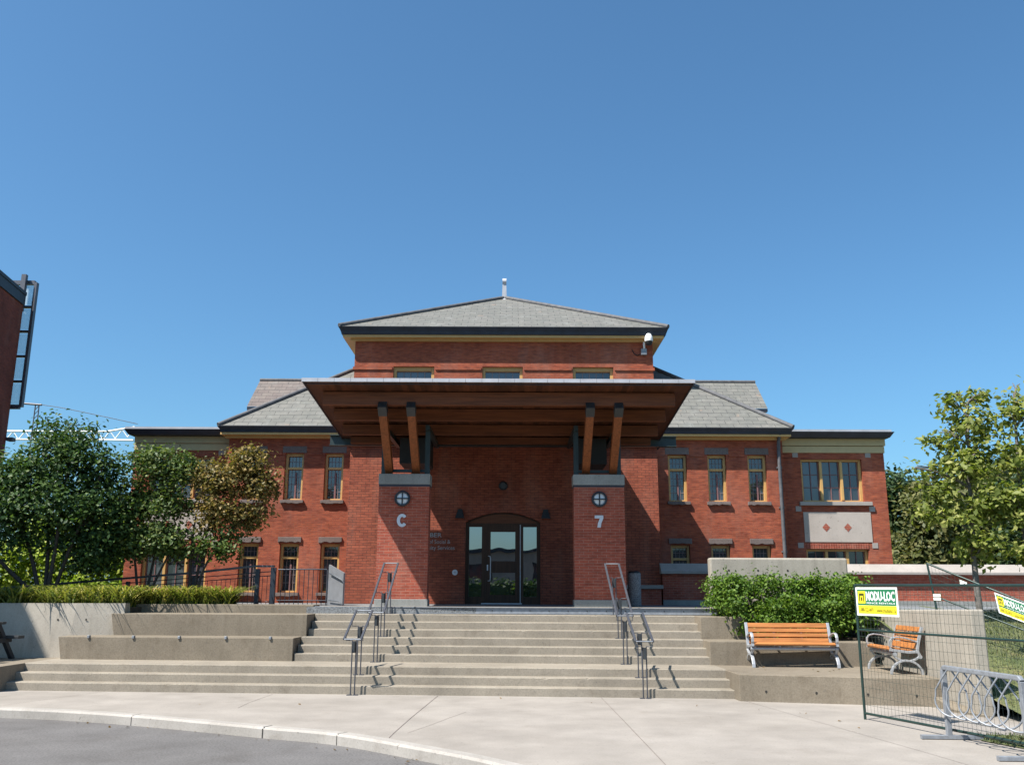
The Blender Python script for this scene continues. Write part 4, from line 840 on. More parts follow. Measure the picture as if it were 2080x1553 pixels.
def fence_sign(label, Pf, u0, u1, v0, v1):
    """corners on the panel, pushed to its near side"""
    a, b, c, d = [Vector(Pf(u, v)) for u, v in ((u0, v0), (u1, v0), (u1, v1), (u0, v1))]
    X = (b - a); Z = (d - a); n = X.cross(Z).normalized()
    if n.y > 0: n = -n
    t = thing('fence_sign', label, 'sign', a, 'hire signs on the fence'); o0 = n * 0.024
    Q = lambda s, r, h: a + X * s + Z * r + o0 + n * h
    def rect(m, s0, s1, r0, r1, h, mi=0): m.quad(Q(s0, r0, h), Q(s1, r0, h), Q(s1, r1, h), Q(s0, r1, h), mi)
    m = MB(M['signw']); V = [Q(s, r, h) for h in (-0.006, 0) for s, r in ((0, 0), (1, 0), (1, 1), (0, 1))]
    m.add(V, ((3, 2, 1, 0), (4, 5, 6, 7), (0, 1, 5, 4), (1, 2, 6, 5), (2, 3, 7, 6), (3, 0, 4, 7))); m.build('board', t)
    m = MB(M['signg']); rect(m, 0.04, 0.965, 0.37, 0.93, 0.002); m.build('green_field', t)
    m = MB(M['signy']); rect(m, 0.04, 0.965, 0.07, 0.36, 0.002); m.build('yellow_band', t)
    m = MB(M['signy'], M['signk']); rect(m, 0.06, 0.235, 0.43, 0.87, 0.004)
    rect(m, 0.085, 0.21, 0.70, 0.79, 0.006, 1); rect(m, 0.085, 0.11, 0.50, 0.70, 0.006, 1); rect(m, 0.185, 0.21, 0.50, 0.70, 0.006, 1); rect(m, 0.13, 0.165, 0.52, 0.65, 0.006, 1)
    m.build('emblem', t)
    def word(body, s0, s1, r0, r1, mat, bold=0.0):
        cu = bpy.data.curves.new('word', 'FONT'); cu.body = body; cu.size = 1; cu.offset = bold; cu.resolution_u = 2
        tmp = bpy.data.objects.new('word', cu); col.objects.link(tmp); dg = bpy.context.evaluated_depsgraph_get(); dg.update()
        me = bpy.data.meshes.new_from_object(tmp.evaluated_get(dg)); bpy.data.objects.remove(tmp)
        xs = [v.co.x for v in me.vertices]; ys = [v.co.y for v in me.vertices]; x0, x1, y0, y1 = min(xs), max(xs), min(ys), max(ys)
        for v in me.vertices:
            p = Q(s0 + (s1 - s0) * (v.co.x - x0) / (x1 - x0), r0 + (r1 - r0) * (v.co.y - y0) / (y1 - y0), 0.006); v.co = p
        me.materials.clear(); me.materials.append(mat)
        o = bpy.data.objects.new('lettering', me); col.objects.link(o); o.parent = t; o.matrix_parent_inverse = Matrix.Translation(-wloc(t))
    word('MODU-LOC', 0.26, 0.945, 0.52, 0.86, M['signw'], 0.035)
    word('FENCE RENTALS', 0.27, 0.94, 0.42, 0.475, M['signw'], 0.01)
    word('1-888-522-8471', 0.08, 0.42, 0.15, 0.28, M['signk'])
    word('www.moduloc.ca', 0.50, 0.945, 0.13, 0.28, M['signk'])
fence_sign('flat green and yellow fence hire sign at the top of the upright panel', PA, 0.011, 0.278, 0.765, 0.975)
fence_sign('slanted green and yellow fence hire sign on the slipping panel', PB, 0.56, 0.815, 0.75, 0.97)
def tagplate(label, Pf, u, v):
    a = Vector(Pf(u, v)); t = thing('fence_tag', label, 'tag', a, 'small tags on the fence'); X = (Vector(Pf(u + 0.06, v)) - a); n = X.cross(Vector((0, 0, 1))).normalized()
    n = -n if n.y > 0 else n
    m = MB(M['signw'], M['signk'])
    w = X.normalized() * 0.16
    for h, mi, s0, s1, r0, r1 in ((0.02, 1, 0, 1, 0, 0.1), (0.023, 0, 0.06, 0.94, 0.055, 0.092), (0.023, 0, 0.06, 0.94, 0.01, 0.045)): m.quad(a + w * s0 + n * h + Vector((0, 0, r0)), a + w * s1 + n * h + Vector((0, 0, r0)), a + w * s1 + n * h + Vector((0, 0, r1)), a + w * s0 + n * h + Vector((0, 0, r1)), mi)
    m.build('plate', t)
tagplate('small white tag on the upright fence panel below its top rail', PA, 0.48, 0.885)
tagplate('small white tag on the slipping fence panel near its top rail', PB, 0.27, 0.90)

t = thing('bike_rack', 'galvanised coil bike rack standing in front of the fence', 'bike rack', (5.75, 11.8, 0))
a, b = Vector((5.70, 12.55, 0)), Vector((5.88, 10.98, 0)); dr = (b - a).normalized(); pn = Vector((-dr.y, dr.x, 0)); pn = pn if pn.x < 0 else -pn
m = MB(M['steel']); m.tube([a + Vector((0, 0, 0.86)), a + dr * 0.03 + Vector((0, 0, 0.895)), b - dr * 0.03 + Vector((0, 0, 0.895)), b + Vector((0, 0, 0.86))], 0, rect=(0.06, 0.06)); m.build('top_bar', t, 0.01)
for p in (a, b):
    m = MB(M['steel']); m.box(p.x - 0.032, p.x + 0.032, p.y - 0.032, p.y + 0.032, 0.05, 0.86); po = m.build('post', t, 0.006)
    m = MB(M['steel']); m.tube([p + Vector((-0.36, 0.02, 0.03)), p + Vector((0.42, -0.02, 0.03))], 0, rect=(0.07, 0.05)); m.build('foot', t, 0.006)
Lr = (b - a).length
for i in range(6):
    s0 = 0.12 + i * 0.262; m = MB(M['steel']); P = [(0.0, 0.87, 0.02), (-0.075, 0.745, 0.07), (-0.15, 0.62, 0.11)]
    P += [(-0.185 * math.cos(q) + 0.012, 0.475 - 0.185 * math.sin(q) + 0.0, 0.12 * math.cos(q)) for q in np.linspace(-0.35, math.pi + 0.35, 15)] + [(0.175, 0.62, -0.11), (0.10, 0.745, -0.07), (0.025, 0.87, -0.02)]
    m.tube([a + dr * (s0 + u_) + pn * w_ + Vector((0, 0, z_)) for u_, z_, w_ in P], 0.0115, 8); m.build('loop', t)

# ================================================================== RAILINGS ON THE LEFT
t = thing('ramp_railing', 'long dark ramp railing with a broad handrail behind the daylilies', 'railing', (-9, 23.4, 1.5))
A0, A1 = Vector((-13.4, 23.9, 1.84)), Vector((-5.86, 23.0, 2.43))
m = MB(M['rail']); m.tube([A0, A0.lerp(A1, 0.72), A1 + Vector((-0.5, 0, 0.0)), A1], 0, rect=(0.11, 0.05)); m.build('handrail', t, 0.006)
for v in (0.12, 0.22):
    m = MB(M['navy']); m.tube([A0 - Vector((0, -0.04, v)), A1 - Vector((0, -0.04, v))], 0.012, 6); m.build('rail', t)
m = MB(M['navy']); m.tube([Vector((A0.x, A0.y + 0.04, 1.40)), Vector((A1.x, A1.y + 0.04, 1.58))], 0.014, 6); m.build('rail', t)
m = MB(M['navy'])
for i in range(64):
    p = A0.lerp(A1, (i + 0.5) / 64); m.tube([(p.x, p.y + 0.04, 1.40), (p.x, p.y + 0.04, p.z - 0.22)], 0.007, 5)
m.build('baluster', t)
for u, w in ((0.05, 0.08), (0.28, 0.08), (0.50, 0.08), (0.73, 0.08), (0.945, 0.10), (0.998, 0.12)):
    p = A0.lerp(A1, u); m = MB(M['navy']); m.box(p.x - w / 2, p.x + w / 2, p.y - 0.05, p.y + 0.05, 1.3, p.z - 0.03 if w > 0.09 else p.z - 0.08); m.build('post', t)
t = thing('guard_railing', 'short black baluster railing between the ramp post and the metal panel', 'railing', (-5.2, 22.9, 1.5))
m = MB(M['rail']); m.tube([(-5.75, 22.95, 2.35), (-4.55, 22.9, 2.36), (-4.52, 22.9, 2.33), (-4.52, 22.9, 1.6)], 0.018, 6); m.build('rail', t)
m = MB(M['navy']); m.tube([(-5.75, 22.95, 1.61), (-4.5, 22.9, 1.61)], 0.014, 6); m.build('rail', t)
m = MB(M['navy'])
for i in range(11): x = -5.66 + i * 0.112; m.tube([(x, 22.94, 1.49), (x, 22.94, 2.35)], 0.009, 5)
m.build('baluster', t)
m = MB(M['navy']); m.box(-4.50, -4.43, 22.84, 22.92, 1.48, 2.12); m.build('post', t)
t = thing('metal_panel', 'grey sheet metal panel standing on the porch edge beside the railing', 'panel', (-4.2, 22.5, 1.5))
m = MB(M['panelm'])
P = [(-4.47, 22.78), (-4.02, 22.32), (-3.985, 22.35), (-4.435, 22.81)]
m.prism(P, 1.5, [2.47, 2.26, 2.26, 2.47]); m.build('sheet', t)
m = MB(M['raildark']); m.tube([(-4.42, 22.66, 2.26), (-4.05, 22.28, 2.10), (-3.99, 22.26, 2.02)], 0.016, 6); m.tube([(-4.42, 22.66, 1.62), (-4.08, 22.30, 1.60), (-4.02, 22.27, 1.5)], 0.013, 6); m.build('rail', t)

# picnic table in the shade on the far left
t = thing('picnic_table', 'dark timber picnic table in the shade by the retaining wall', 'table', (-11.2, 19.0, 0.45))
m = MB(M['table'])
for k in range(4): m.box(-12.4, -10.38, 18.72 + k * 0.17, 18.87 + k * 0.17, 1.15, 1.20)
m.build('tabletop', t, 0.006)
for y in (18.28, 19.42):
    m = MB(M['table']); m.box(-12.4, -10.12, y, y + 0.24, 0.86, 0.92); m.build('seat', t, 0.006)
for x in (-12.1, -10.5):
    for s_ in (-1, 1):
        m = MB(M['table']); m.tube([(x, 19.06 + s_ * 0.22, 1.15), (x + 0.16, 19.06 + s_ * 0.62, 0.45)], 0, rect=(0.10, 0.07)); m.build('leg', t)
    m = MB(M['table']); m.tube([(x + 0.1, 18.3, 0.83), (x + 0.1, 19.66, 0.83)], 0, rect=(0.05, 0.09)); m.build('brace', t)

# ================================================================== FAR BUILDING ON THE LEFT, TRUSS, MAST
LB = thing('brick_tower_block', 'tall dark red brick building with a glass fin at the left edge', 'building', (-24, 30, -0.2))
c0 = Vector((-21.5, 38.3)); dv = Vector((0.1475, -1.0)); nr = c0 + dv * 23.8
PL = [(nr.x, nr.y), (c0.x, c0.y), (c0.x - 16, c0.y + 2.4), (nr.x - 16, nr.y + 2.4)]
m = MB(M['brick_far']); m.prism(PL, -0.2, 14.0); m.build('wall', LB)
m = MB(M['gutter']); PC = [(PL[0][0] + 0.05, PL[0][1] - 0.05), (PL[1][0] + 0.05, PL[1][1] + 0.03), (PL[2][0] - 0.12, PL[2][1] + 0.12), (PL[3][0] - 0.12, PL[3][1] - 0.12)]
m.prism(PC, 14.005, 14.45); PC2 = [(x + (0.03 if i < 2 else -0.03), y) for i, (x, y) in enumerate(PC)]; m.prism(PC2, 14.455, 14.6); m.build('coping', LB)
m = MB(M['fin']); fx0, fx1, fy = -22.6, -21.22, 38.75; fz0, fz1 = 9.55, 15.2
m.box(fx1 - 0.12, fx1, fy - 0.1, fy + 0.1, fz0, fz1); zz = np.linspace(fz0, fz1, 6)
for z in zz: m.box(fx0, fx1 - 0.121, fy - 0.08, fy + 0.08, z - (0.09 if z in (zz[0], zz[-1]) else 0.05), z + (0.09 if z in (zz[0], zz[-1]) else 0.05))
fs = m.build('glass_fin', LB)
for za, zb in zip(zz, zz[1:]):
    m = MB(M['finglass']); m.box(fx0, fx1 - 0.122, fy - 0.01, fy + 0.01, za + 0.1, zb - 0.1); m.build('pane', fs)
m = MB(M['fin']); m.box(-21.82, -21.62, 38.42, 38.6, 13.8, 15.5); m.build('roof_post', LB)
m = MB(M['lead']); m.box(-21.5, -21.25, 38.3, 38.6, 8.0, 8.15); m.build('wall_bracket', LB)

t = thing('roof_truss', 'long white lattice roof truss beyond the trees on the left', 'truss', (-35, 80, 12))
m = MB(M['truss'])
x0, x1 = -46.5, -33.6
def tz(x): return 15.55 + 0.55 * max(0, (x + 36) / 4.2)
m.tube([(x0, 80, tz(x0)), (-36, 80, tz(-36)), (x1, 80, tz(x1) + 0.1)], 0.09, 6); m.tube([(x0, 80, tz(x0) - 0.75), (-36, 80, tz(-36) - 0.75), (x1, 80, tz(x1) - 1.1)], 0.09, 6)
for i in range(24):
    xa = x0 + (x1 - x0) * i / 24; xb = x0 + (x1 - x0) * (i + 1) / 24
    if i % 2 == 0: m.tube([(xa, 80, tz(xa)), (xb, 80, tz(xb) - 0.75)], 0.055, 5)
    else: m.tube([(xa, 80, tz(xa) - 0.75), (xb, 80, tz(xb))], 0.055, 5)
m.build('lattice', t)
m = MB(M['truss']); m.box(-46, -45.6, 80, 80.4, 1.4, 15); m.box(-40.2, -39.9, 80, 80.4, 1.4, 14.8); m.build('column', t)
t = thing('lattice_mast', 'slim lattice lamp mast behind the trees with a cable', 'mast', (-37.5, 70, 1.4))
m = MB(M['fin'])
mx, mz = -37.2, 15.95
for s_ in (-1, 1): m.tube([(mx + 0.1 + s_ * 0.35, 70, 1.4), (mx + s_ * 0.14, 70, mz)], 0.05, 5)
for i in range(22):
    z = 8 + i * 0.36; w = 0.35 - 0.21 * (z - 1.4) / (mz - 1.4); m.tube([(mx - w + 0.05, 70, z), (mx + w + 0.03, 70, z + 0.36)], 0.03, 4)
m.build('lattice', t)
m = MB(M['fin']); m.tube([(mx - 1.0, 70, mz + 0.08), (mx + 0.35, 70, mz - 0.02)], 0.09, 6); m.build('arm', t)
m = MB(M['fin']); m.tube([(mx + 0.3, 70, mz), (mx + 2, 70, mz - 0.25), (mx + 4, 70, mz - 0.65), (mx + 8, 70, mz - 1.5)], 0.025, 4); m.build('cable', t)

# ================================================================== VEGETATION
def leaf_obj(name, P, N, size, mat, parent=None, aspect=0.55, droop=0.25):
    """P points, N preferred normals: one bent diamond leaf of two faces at each point"""
    n = len(P); u = rng.normal(size=(n, 3)); u -= (u * N).sum(1, keepdims=True) * N; u /= np.linalg.norm(u, axis=1, keepdims=True) + 1e-9
    v = np.cross(N, u); s = size * rng.uniform(0.65, 1.35, (n, 1))
    tip = P + u * s - N * s * droop * 0.5; a = P - u * s * 0.8; l = P + v * s * aspect + N * s * 0.12; r = P - v * s * aspect + N * s * 0.12
    V = np.stack([a, l, tip, r], 1).reshape(-1, 3); idx = np.arange(n) * 4
    F = np.concatenate([np.stack([idx, idx + 1, idx + 2], 1), np.stack([idx, idx + 2, idx + 3], 1)], 0)
    me = bpy.data.meshes.new(name); me.vertices.add(len(V)); me.vertices.foreach_set('co', V.ravel())
    me.loops.add(F.size); me.loops.foreach_set('vertex_index', F.ravel().astype(np.int32)); me.polygons.add(len(F))
    me.polygons.foreach_set('loop_start', np.arange(0, F.size, 3, dtype=np.int32)); me.update(calc_edges=True)
    me.materials.append(mat); o = bpy.data.objects.new(name, me); col.objects.link(o)
    if parent: o.parent = parent; o.matrix_parent_inverse = Matrix.Translation(-wloc(parent))
    return o
def crown_points(blobs, clusters, per, spread, shell=0.62, ragged=0.16):
    w = np.array([b[3] * b[4] * b[5] for b in blobs]) ** 0.75; w /= w.sum(); P = []; N = []
    for k in rng.choice(len(blobs), clusters, p=w):
        x, y, z, rx, ry, rz = blobs[k]; d = rng.normal(size=3); d /= np.linalg.norm(d); rr = rng.uniform(shell, 1.0) if rng.random() < 0.8 else rng.uniform(0.2, shell)
        n = rng.integers(per // 2, per * 3 // 2)
        if rng.random() < ragged: rr = rng.uniform(1.05, 1.35); n = max(3, n // 3)          # stray twigs beyond the outline
        c = np.array([x, y, z]) + d * rr * np.array([rx, ry, rz])
        out = d * 0.6 + np.array([0, 0, 0.25])
        p = c + rng.normal(size=(n, 3)) * spread * np.array([1, 1, 0.7]); q = rng.normal(size=(n, 3)) * 0.55 + out + np.array([0, 0, 0.35])
        P.append(p); N.append(q)
    P = np.concatenate(P); N = np.concatenate(N); N /= np.linalg.norm(N, axis=1, keepdims=True); return P, N
def tree(name, label, base, stems, blobs, clusters, per, spread, size, mat, bark, group=None, r=0.05, cat='tree', shell=0.62):
    t = thing(name, label, cat, base, group); b = Vector(base)
    m = MB(bark)
    ends = []
    for s_ in stems:
        pts_ = [b + Vector((random.uniform(-0.12, 0.12), random.uniform(-0.1, 0.1), -0.1))] if len(stems) > 1 else [b + Vector((0, 0, -0.1))]
        pts_ += [Vector(p) for p in s_]; L = smooth3(pts_); n = len(L)
        m.tube(L, [r * (1 - 0.75 * i / (n - 1)) for i in range(n)], 8); ends.append(L)
    for bl in blobs:                                           # limbs from the nearest stem into each clump
        c = Vector(bl[:3]); L = min(ends, key=lambda e: min((p - c).length for p in e)); low = [p for p in L if p.z < c.z - 0.15] or L[:1]
        st_ = min(low, key=lambda p: (p - c).length); mid = st_.lerp(c, 0.5) + Vector((random.uniform(-.1, .1), random.uniform(-.1, .1), 0.08)); m.tube(smooth3([st_, mid, c]), [r * 0.45, r * 0.42, r * 0.38, r * 0.34, r * 0.3, r * 0.26, r * 0.22, r * 0.18, r * 0.14][:9] if False else r * 0.3, 5)
        for _ in range(3):
            e = c + Vector((random.uniform(-1, 1) * bl[3], random.uniform(-1, 1) * bl[4], random.uniform(0, 1) * bl[5])) * 0.8; m.tube([mid, (mid + e) / 2 + Vector((0, 0, 0.05)), e], r * 0.14, 4)
    m.build('trunk', t)
    P, N = crown_points(blobs, clusters, per, spread, shell); leaf_obj('crown', P, N, size, mat, t); return t
def smooth3(p, n=4):
    out = []
    for i in range(len(p) - 1):
        a, b, c, d = [Vector(p[max(0, min(len(p) - 1, i + k))]) for k in (-1, 0, 1, 2)]
        for j in range(n):
            q = j / n; out.append(0.5 * ((2 * b) + (c - a) * q + (2 * a - 5 * b + 4 * c - d) * q * q + (3 * b - a - 3 * c + d) * q ** 3))
    return out + [Vector(p[-1])]
tree('serviceberry_tree', 'large dark green multi stemmed tree at the left of the daylily bed', (-11.0, 22.3, 1.45),
     [[(-11.5, 22.3, 2.5), (-12.0, 22.3, 3.7), (-12.2, 22.4, 4.6)], [(-11.2, 22.4, 2.6), (-11.4, 22.5, 4.2), (-11.3, 22.5, 5.4)], [(-10.95, 22.2, 2.7), (-10.9, 22.2, 4.2), (-10.8, 22.2, 5.2)], [(-10.7, 22.3, 2.6), (-10.3, 22.4, 4.0), (-10.1, 22.4, 4.8)], [(-11.9, 22.0, 2.3), (-12.7, 21.9, 3.2), (-13.1, 21.9, 3.8)]],
     [(-11.35, 22.4, 5.0, 0.85, 0.8, 0.62), (-12.3, 22.4, 4.45, 0.85, 0.8, 0.65), (-10.45, 22.5, 4.75, 0.75, 0.75, 0.62), (-11.3, 22.3, 3.9, 1.25, 0.9, 0.7), (-12.5, 22.1, 3.4, 0.8, 0.8, 0.5), (-10.25, 22.5, 3.75, 0.7, 0.7, 0.75), (-11.5, 22.5, 5.75, 0.3, 0.3, 0.28), (-10.75, 22.5, 5.55, 0.5, 0.45, 0.38), (-9.95, 22.6, 2.95, 0.55, 0.5, 0.5), (-10.3, 22.7, 2.55, 0.5, 0.4, 0.4), (-11.9, 22.2, 3.0, 0.5, 0.5, 0.35), (-10.9, 22.7, 3.1, 0.5, 0.5, 0.4), (-9.7, 22.8, 3.7, 0.4, 0.4, 0.5), (-13.2, 22.0, 4.0, 0.5, 0.6, 0.7)],
     760, 36, 0.17, 0.060, M['leafA'], M['bark'], 'trees in the daylily bed', 0.06)
tree('serviceberry_tree', 'mid green multi stemmed tree in front of the left wing windows', (-9.0, 23.0, 1.45),
     [[(-9.3, 23.0, 2.4), (-9.5, 23.0, 3.6), (-9.3, 23.0, 4.7)], [(-8.9, 23.1, 2.6), (-8.7, 23.1, 3.9), (-8.6, 23.1, 4.7)], [(-8.6, 22.9, 2.4), (-8.2, 22.9, 3.3)]],
     [(-9.15, 23.0, 5.0, 0.62, 0.6, 0.42), (-8.45, 23.0, 4.75, 0.5, 0.5, 0.42), (-9.4, 23.0, 4.1, 0.6, 0.6, 0.6), (-8.6, 23.0, 3.95, 0.55, 0.55, 0.42), (-9.2, 23.0, 3.1, 0.7, 0.6, 0.5), (-8.5, 22.9, 3.05, 0.55, 0.5, 0.45)],
     430, 34, 0.15, 0.056, M['leafB'], M['bark'], 'trees in the daylily bed', 0.042)
tree('serviceberry_tree', 'bronze leaved tree leaning right before the brick windows', (-7.8, 23.0, 1.45),
     [[(-7.75, 23.0, 2.3), (-7.6, 23.0, 3.2), (-7.2, 23.0, 4.3), (-6.8, 23.0, 5.1)], [(-7.6, 22.9, 2.3), (-7.1, 22.9, 3.1), (-6.5, 22.9, 3.9)], [(-7.95, 23.0, 2.5), (-7.9, 23.0, 3.7), (-7.7, 23.0, 4.8)]],
     [(-6.72, 23.0, 5.0, 0.48, 0.45, 0.36), (-7.1, 23.0, 4.5, 0.68, 0.6, 0.42), (-6.25, 23.0, 4.4, 0.36, 0.4, 0.42), (-6.1, 23.0, 4.75, 0.16, 0.2, 0.14), (-6.15, 22.9, 3.75, 0.18, 0.2, 0.14), (-7.65, 23.0, 4.7, 0.38, 0.4, 0.38), (-7.3, 22.9, 3.75, 0.60, 0.5, 0.40), (-6.55, 22.9, 3.62, 0.38, 0.4, 0.30)],
     250, 36, 0.13, 0.056, M['leafC'], M['bark'], 'trees in the daylily bed', 0.042)
o_ = bpy.data.objects.get('serviceberry_tree.002')
P, N = crown_points([(-7.5, 22.9, 2.95, 0.48, 0.4, 0.34), (-6.95, 22.9, 2.85, 0.34, 0.35, 0.26), (-7.0, 22.9, 3.3, 0.4, 0.35, 0.25)], 48, 34, 0.13); leaf_obj('lower_crown', P, N, 0.056, M['leafB'], o_)
tree('yellow_shrub', 'sunlit yellow green shrub far behind the left trees', (-23.5, 47, 1.4), [[(-23.8, 47, 2.4), (-24, 47, 3.8)], [(-22.8, 47, 2.4), (-22.4, 47, 3.6)]],
     [(x, 47 + random.uniform(-0.6, 0.6), z, 1.3, 1.0, 1.0) for x in (-27.5, -26, -24.6, -23.2, -21.8, -20.4, -19.2) for z in (2.2, 3.5)] + [(-24, 47, 4.9, 1.4, 1.0, 0.9), (-21, 47, 4.7, 1.4, 1.0, 0.8)], 420, 34, 0.3, 0.14, M['leafY'], M['bark'], None, 0.09, 'shrub')
tree('maple_tree', 'sunlit maple on the grass bank with branches reaching left', (9.60, 19.2, 1.35), [[(9.58, 19.2, 2.2), (9.62, 19.2, 3.4), (9.7, 19.2, 4.6), (9.8, 19.2, 5.7)]],
     [(9.85, 19.2, 5.35, 0.48, 0.5, 0.42), (9.5, 19.2, 4.45, 0.60, 0.6, 0.42), (9.2, 19.1, 3.45, 0.50, 0.5, 0.36), (8.50, 19.1, 4.42, 0.16, 0.16, 0.12), (8.78, 19.1, 4.22, 0.22, 0.2, 0.15), (8.98, 19.2, 4.95, 0.18, 0.2, 0.14), (9.40, 19.2, 5.80, 0.14, 0.16, 0.24), (9.62, 19.2, 5.95, 0.12, 0.15, 0.2), (9.85, 19.2, 4.75, 0.50, 0.5, 0.35), (9.0, 19.2, 3.95, 0.36, 0.4, 0.24), (9.9, 19.0, 3.7, 0.5, 0.5, 0.42), (9.7, 19.0, 2.8, 0.5, 0.5, 0.30), (9.28, 19.2, 5.1, 0.22, 0.2, 0.22), (8.75, 19.2, 3.5, 0.22, 0.25, 0.2), (10.0, 19.2, 5.9, 0.2, 0.2, 0.2)],
     230, 20, 0.12, 0.074, M['leafM'], M['barkg'], 'maples on the grass bank', 0.075, shell=0.5)
tree('maple_tree', 'sunlit maple cut off by the right edge of the view', (10.55, 18.9, 1.35), [[(10.5, 18.9, 2.2), (10.55, 18.9, 3.6), (10.6, 18.9, 5.0), (10.66, 18.9, 6.0)]],
     [(10.62, 18.9, 5.5, 0.36, 0.4, 0.42), (10.45, 18.9, 4.6, 0.50, 0.5, 0.5), (10.40, 18.8, 3.5, 0.52, 0.5, 0.5), (11.2, 18.9, 4.6, 0.55, 0.5, 0.6), (11.2, 18.9, 3.4, 0.6, 0.5, 0.5), (10.6, 18.8, 2.7, 0.5, 0.5, 0.34), (10.72, 18.9, 6.1, 0.1, 0.1, 0.22), (11.0, 18.9, 5.5, 0.3, 0.3, 0.4)],
     240, 20, 0.12, 0.074, M['leafM'], M['barkg'], 'maples on the grass bank', 0.075, shell=0.5)
far = [(18.6, 41, 4.6, 'leafF', 'lowest olive tree, close behind the coping wall beside the wing'), (24.0, 42, 5.4, 'leafG', 'green tree low behind the nearer maple trunk'), (19.2, 47, 6.6, 'leafG', 'dusky green tree just behind the right wing corner'), (20.6, 44, 5.6, 'leafF', 'olive tree behind the coping, right of the wing'), (22.6, 45, 6.6, 'leafF', 'olive tree seen through the maple branches'), (25.2, 46, 7.0, 'leafG', 'dusky green tree behind the maple trunk'), (27.5, 47, 6.8, 'leafF', 'olive tree at the right edge beyond the maples'), (22, 60, 8.4, 'leafG', 'tall green tree farthest behind the maple')]
for x, y, h, mt, lb in far:
    z0 = 1.4; bl = [(x + random.uniform(-1, 1), y + random.uniform(-0.8, 0.8), z0 + h * f, h * 0.22, h * 0.2, h * 0.15) for f in (0.22, 0.35, 0.5, 0.62, 0.76, 0.86) for _ in range(2)]
    tree('background_tree', lb, (x, y, z0), [[(x, y, z0 + h * 0.3), (x + 0.2, y, z0 + h * 0.8)]], bl, 330, 30, 0.36, 0.15, M[mt], M['bark'], 'trees beyond the coping wall', 0.16)
# hedge
t = thing('hedge', 'dense glossy green hedge with a few tall shoots behind the bench', 'hedge', (5.9, 20.0, 0.9))
hb = []
for x in np.arange(4.55, 7.35, 0.36):
    for y in (19.35, 19.85, 20.3):
        for z in (1.2, 1.6, 1.95):
            if y < 19.5 and z > 1.7 and x < 7: continue
            if x < 4.9 and y < 19.8 and z < 1.3: continue
            hb.append((x + random.uniform(-.08, .08), y - K * x + 0.35 + random.uniform(-.06, .06), z + random.uniform(-.05, .05), 0.27, 0.3, 0.25))
for x, z in ((4.45, 1.75), (4.40, 1.55), (4.3, 1.9), (4.75, 2.05), (7.3, 2.08), (6.2, 2.0), (7.5, 1.4), (7.45, 1.1), (4.35, 1.65)): hb.append((x, 20.3 - K * x, z, 0.2, 0.25, 0.16))
P, N = crown_points(hb, 950, 30, 0.085, 0.5, 0.10); leaf_obj('foliage', P, N, 0.042, M['leafH'], t)
for x, z in ((4.62, 2.42), (6.1, 2.30), (6.55, 2.36), (7.25, 2.26), (5.3, 2.2), (4.42, 2.3), (6.95, 2.24), (5.75, 2.18)):
    Q = np.array([(x + 0.03 * random.gauss(0, 1), 20.35 - K * x + 0.03 * random.gauss(0, 1), z - 0.02 * k) for k in range(16)])
    N = rng.normal(size=Q.shape); N /= np.linalg.norm(N, axis=1, keepdims=True); leaf_obj('shoot', Q, N, 0.034, M['leafH'], t)
m = MB(M['bark'])
for x in np.arange(4.7, 7.3, 0.3): m.tube([(x, 19.9 - K * x, 0.8), (x + 0.08, 20.0 - K * x, 1.3), (x - 0.05, 20.0 - K * x, 1.8)], 0.014, 5)
m.build('stem', t)
g = MB(M['soil']); g.prism([(4.85, 19.78), (7.45, 19.6), (7.6, 21.9), (4.75, 21.9)], 0.3, 0.93); tag(g.build('hedge_bed'), kind='structure')
# blades: daylilies and grass
def blades(name, pts, hmin, hmax, w, mat, lean=0.5, kind='stuff', seg=4):
    V = []; F = []
    for x, y, z in pts:
        h = random.uniform(hmin, hmax); a = random.uniform(0, 2 * math.pi); d = Vector((math.cos(a), math.sin(a), 0)); s_ = Vector((-d.y, d.x, 0)); ln = h * lean * random.uniform(0.4, 1.6); o0 = len(V)
        for k in range(seg + 1):
            q = k / seg; c = Vector((x, y, z)) + d * ln * q ** 1.8 + Vector((0, 0, h * (q - 0.42 * lean * q ** 3))); ww = w * (1 - q ** 2 * 0.92) * 0.5
            V += [tuple(c - s_ * ww), tuple(c + s_ * ww)]
        F += [(o0 + 2 * k, o0 + 2 * k + 1, o0 + 2 * k + 3, o0 + 2 * k + 2) for k in range(seg)]
    me = bpy.data.meshes.new(name); me.from_pydata(V, [], F); me.materials.append(mat); o = bpy.data.objects.new(name, me); col.objects.link(o); return tag(o, kind=kind)
L = []
for _ in range(380):
    x = random.uniform(-13.6, -6.5); lo = 20.35 if x < -9.5 else (20.65 if x < -8.6 else 21.45); y = random.uniform(lo + 0.1, 22.1)
    for _ in range(random.randint(5, 13)): L.append((x + random.gauss(0, 0.05), y + random.gauss(0, 0.05), 1.46))
o = blades('daylilies', L, 0.28, 0.85, 0.040, M['lily'], 0.95, seg=5); tag(o, 'band of arching yellow green daylilies along the top of the retaining wall', 'plants')
L = [];
while len(L) < 9000:
    x = random.uniform(7.5, 11.5); y = random.uniform(14.3, 20.5); L.append((x, y, gz(x, y)))
tag(blades('bank_grass', L, 0.04, 0.11, 0.012, M['grassb'], 0.7, seg=2), 'short dry grass on the bank at the right', 'grass')
L = []
while len(L) < 2600:
    x = random.uniform(6.1, 8.6); y = random.uniform(10.6, 12.9)
    if x > 6.08 + max(0, (12.2 - y)) * 0.38: L.append((x, y, 0.012))
tag(blades('verge_grass', L, 0.03, 0.09, 0.012, M['grassb'], 0.8, seg=2), 'ragged grass verge beside the bike rack foot', 'grass')
Q = []
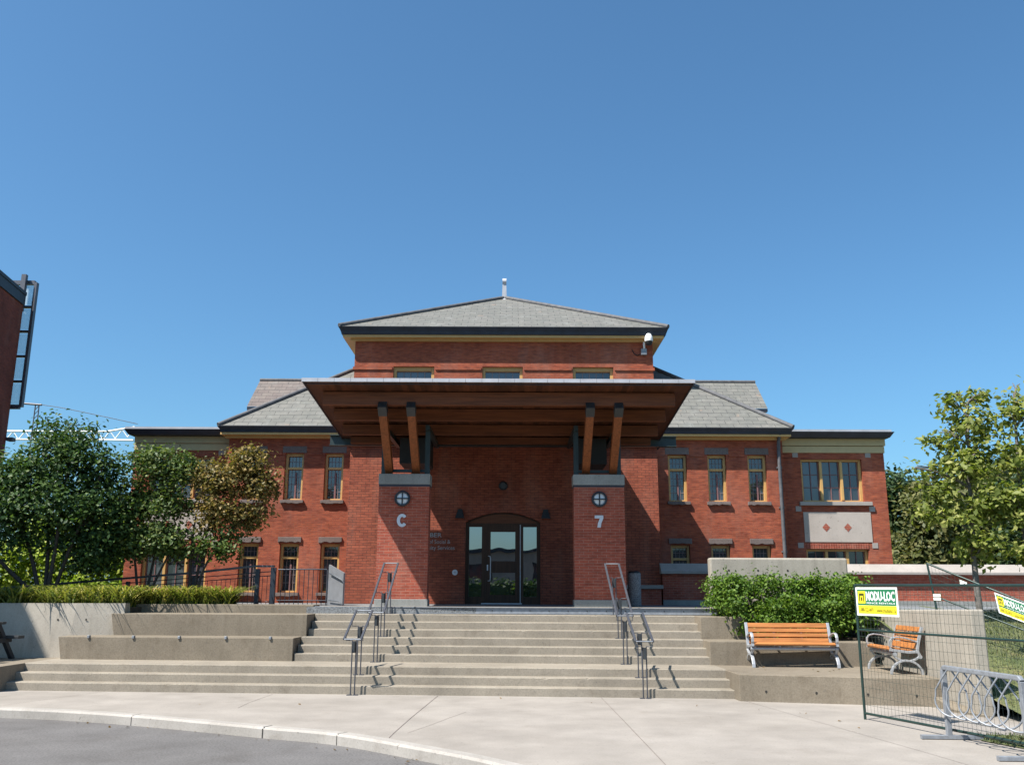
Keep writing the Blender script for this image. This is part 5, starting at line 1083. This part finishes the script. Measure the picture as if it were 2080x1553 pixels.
for _ in range(70): x = random.uniform(7.5, 9.5); y = random.uniform(14.4, 19); Q.append((x, y, gz(x, y) + 0.03))
for _ in range(40): Q.append((random.uniform(6.2, 7.6), random.uniform(11, 12.8), 0.04))
for _ in range(26): k = random.choice(KL[24:60]); Q.append((k.x + random.uniform(-0.25, 0.02), k.y - random.uniform(0.03, 0.3), -0.12))
for _ in range(22): Q.append((random.uniform(-8, 5), random.uniform(13.5, 17.1), 0.012))
for _ in range(10): Q.append((random.uniform(4.2, 7.0), random.uniform(17.0, 18.8), 0.462))
Q = np.array(Q); Q = Q[[not (q[2] < 0.02 and q[2] > 0 and q[0] < -1 and q[1] < 15.8) for q in Q]]
N = np.tile([0, 0, 1.0], (len(Q), 1)) + rng.normal(size=Q.shape) * 0.25; N /= np.linalg.norm(N, axis=1, keepdims=True)
o = leaf_obj('leaf_litter', Q, N, 0.03, M['litter']); tag(o, 'scattered dry fallen leaves on the paving and grass', 'leaves', None, 'stuff')

# ================================================================== ACROSS THE ROAD (seen only mirrored in the glass)
t = thing('campus_building', 'pale flat building across the road, mirrored in the entrance door glass', 'building', (0, -34, -0.1))
m = MB(M['coping']); wall(m, -30, 30, -0.3, 5.2, 0, [(x, x + 2.2, 2.9, 4.3) for x in range(-28, 28, 6)], 0.2)
m.v = [(x, -30 - y, z) for x, y, z in m.v]; m.f = [f[::-1] for f in m.f]; m.box(-30, 30, -44, -30.3, -0.3, 5.15); m.build('wall', t)
m = MB(M['gutter']); m.box(-30.3, 30.3, -44.3, -29.7, 5.21, 5.5); m.build('roof', t)
m = MB(M['glass'])
for x in range(-28, 28, 6): m.quad((x + 2.2, -30.15, 2.9), (x, -30.15, 2.9), (x, -30.15, 4.3), (x + 2.2, -30.15, 4.3))
m.build('window', t)
t = thing('hedge', 'tall dark clipped hedge across the road in front of the pale building', 'hedge', (0, -17, -0.2))
P, N = crown_points([(x, -17, z, 1.2, 0.9, 0.8) for x in np.arange(-22, 22.5, 1.5) for z in (0.6, 1.9)], 1500, 26, 0.3, 0.5); leaf_obj('foliage', P, N, 0.17, M['leafA'], t)
m = MB(M['leafA']); m.box(-23, 23, -17.6, -16.4, -0.2, 2.3); m.build('inner_growth', t)
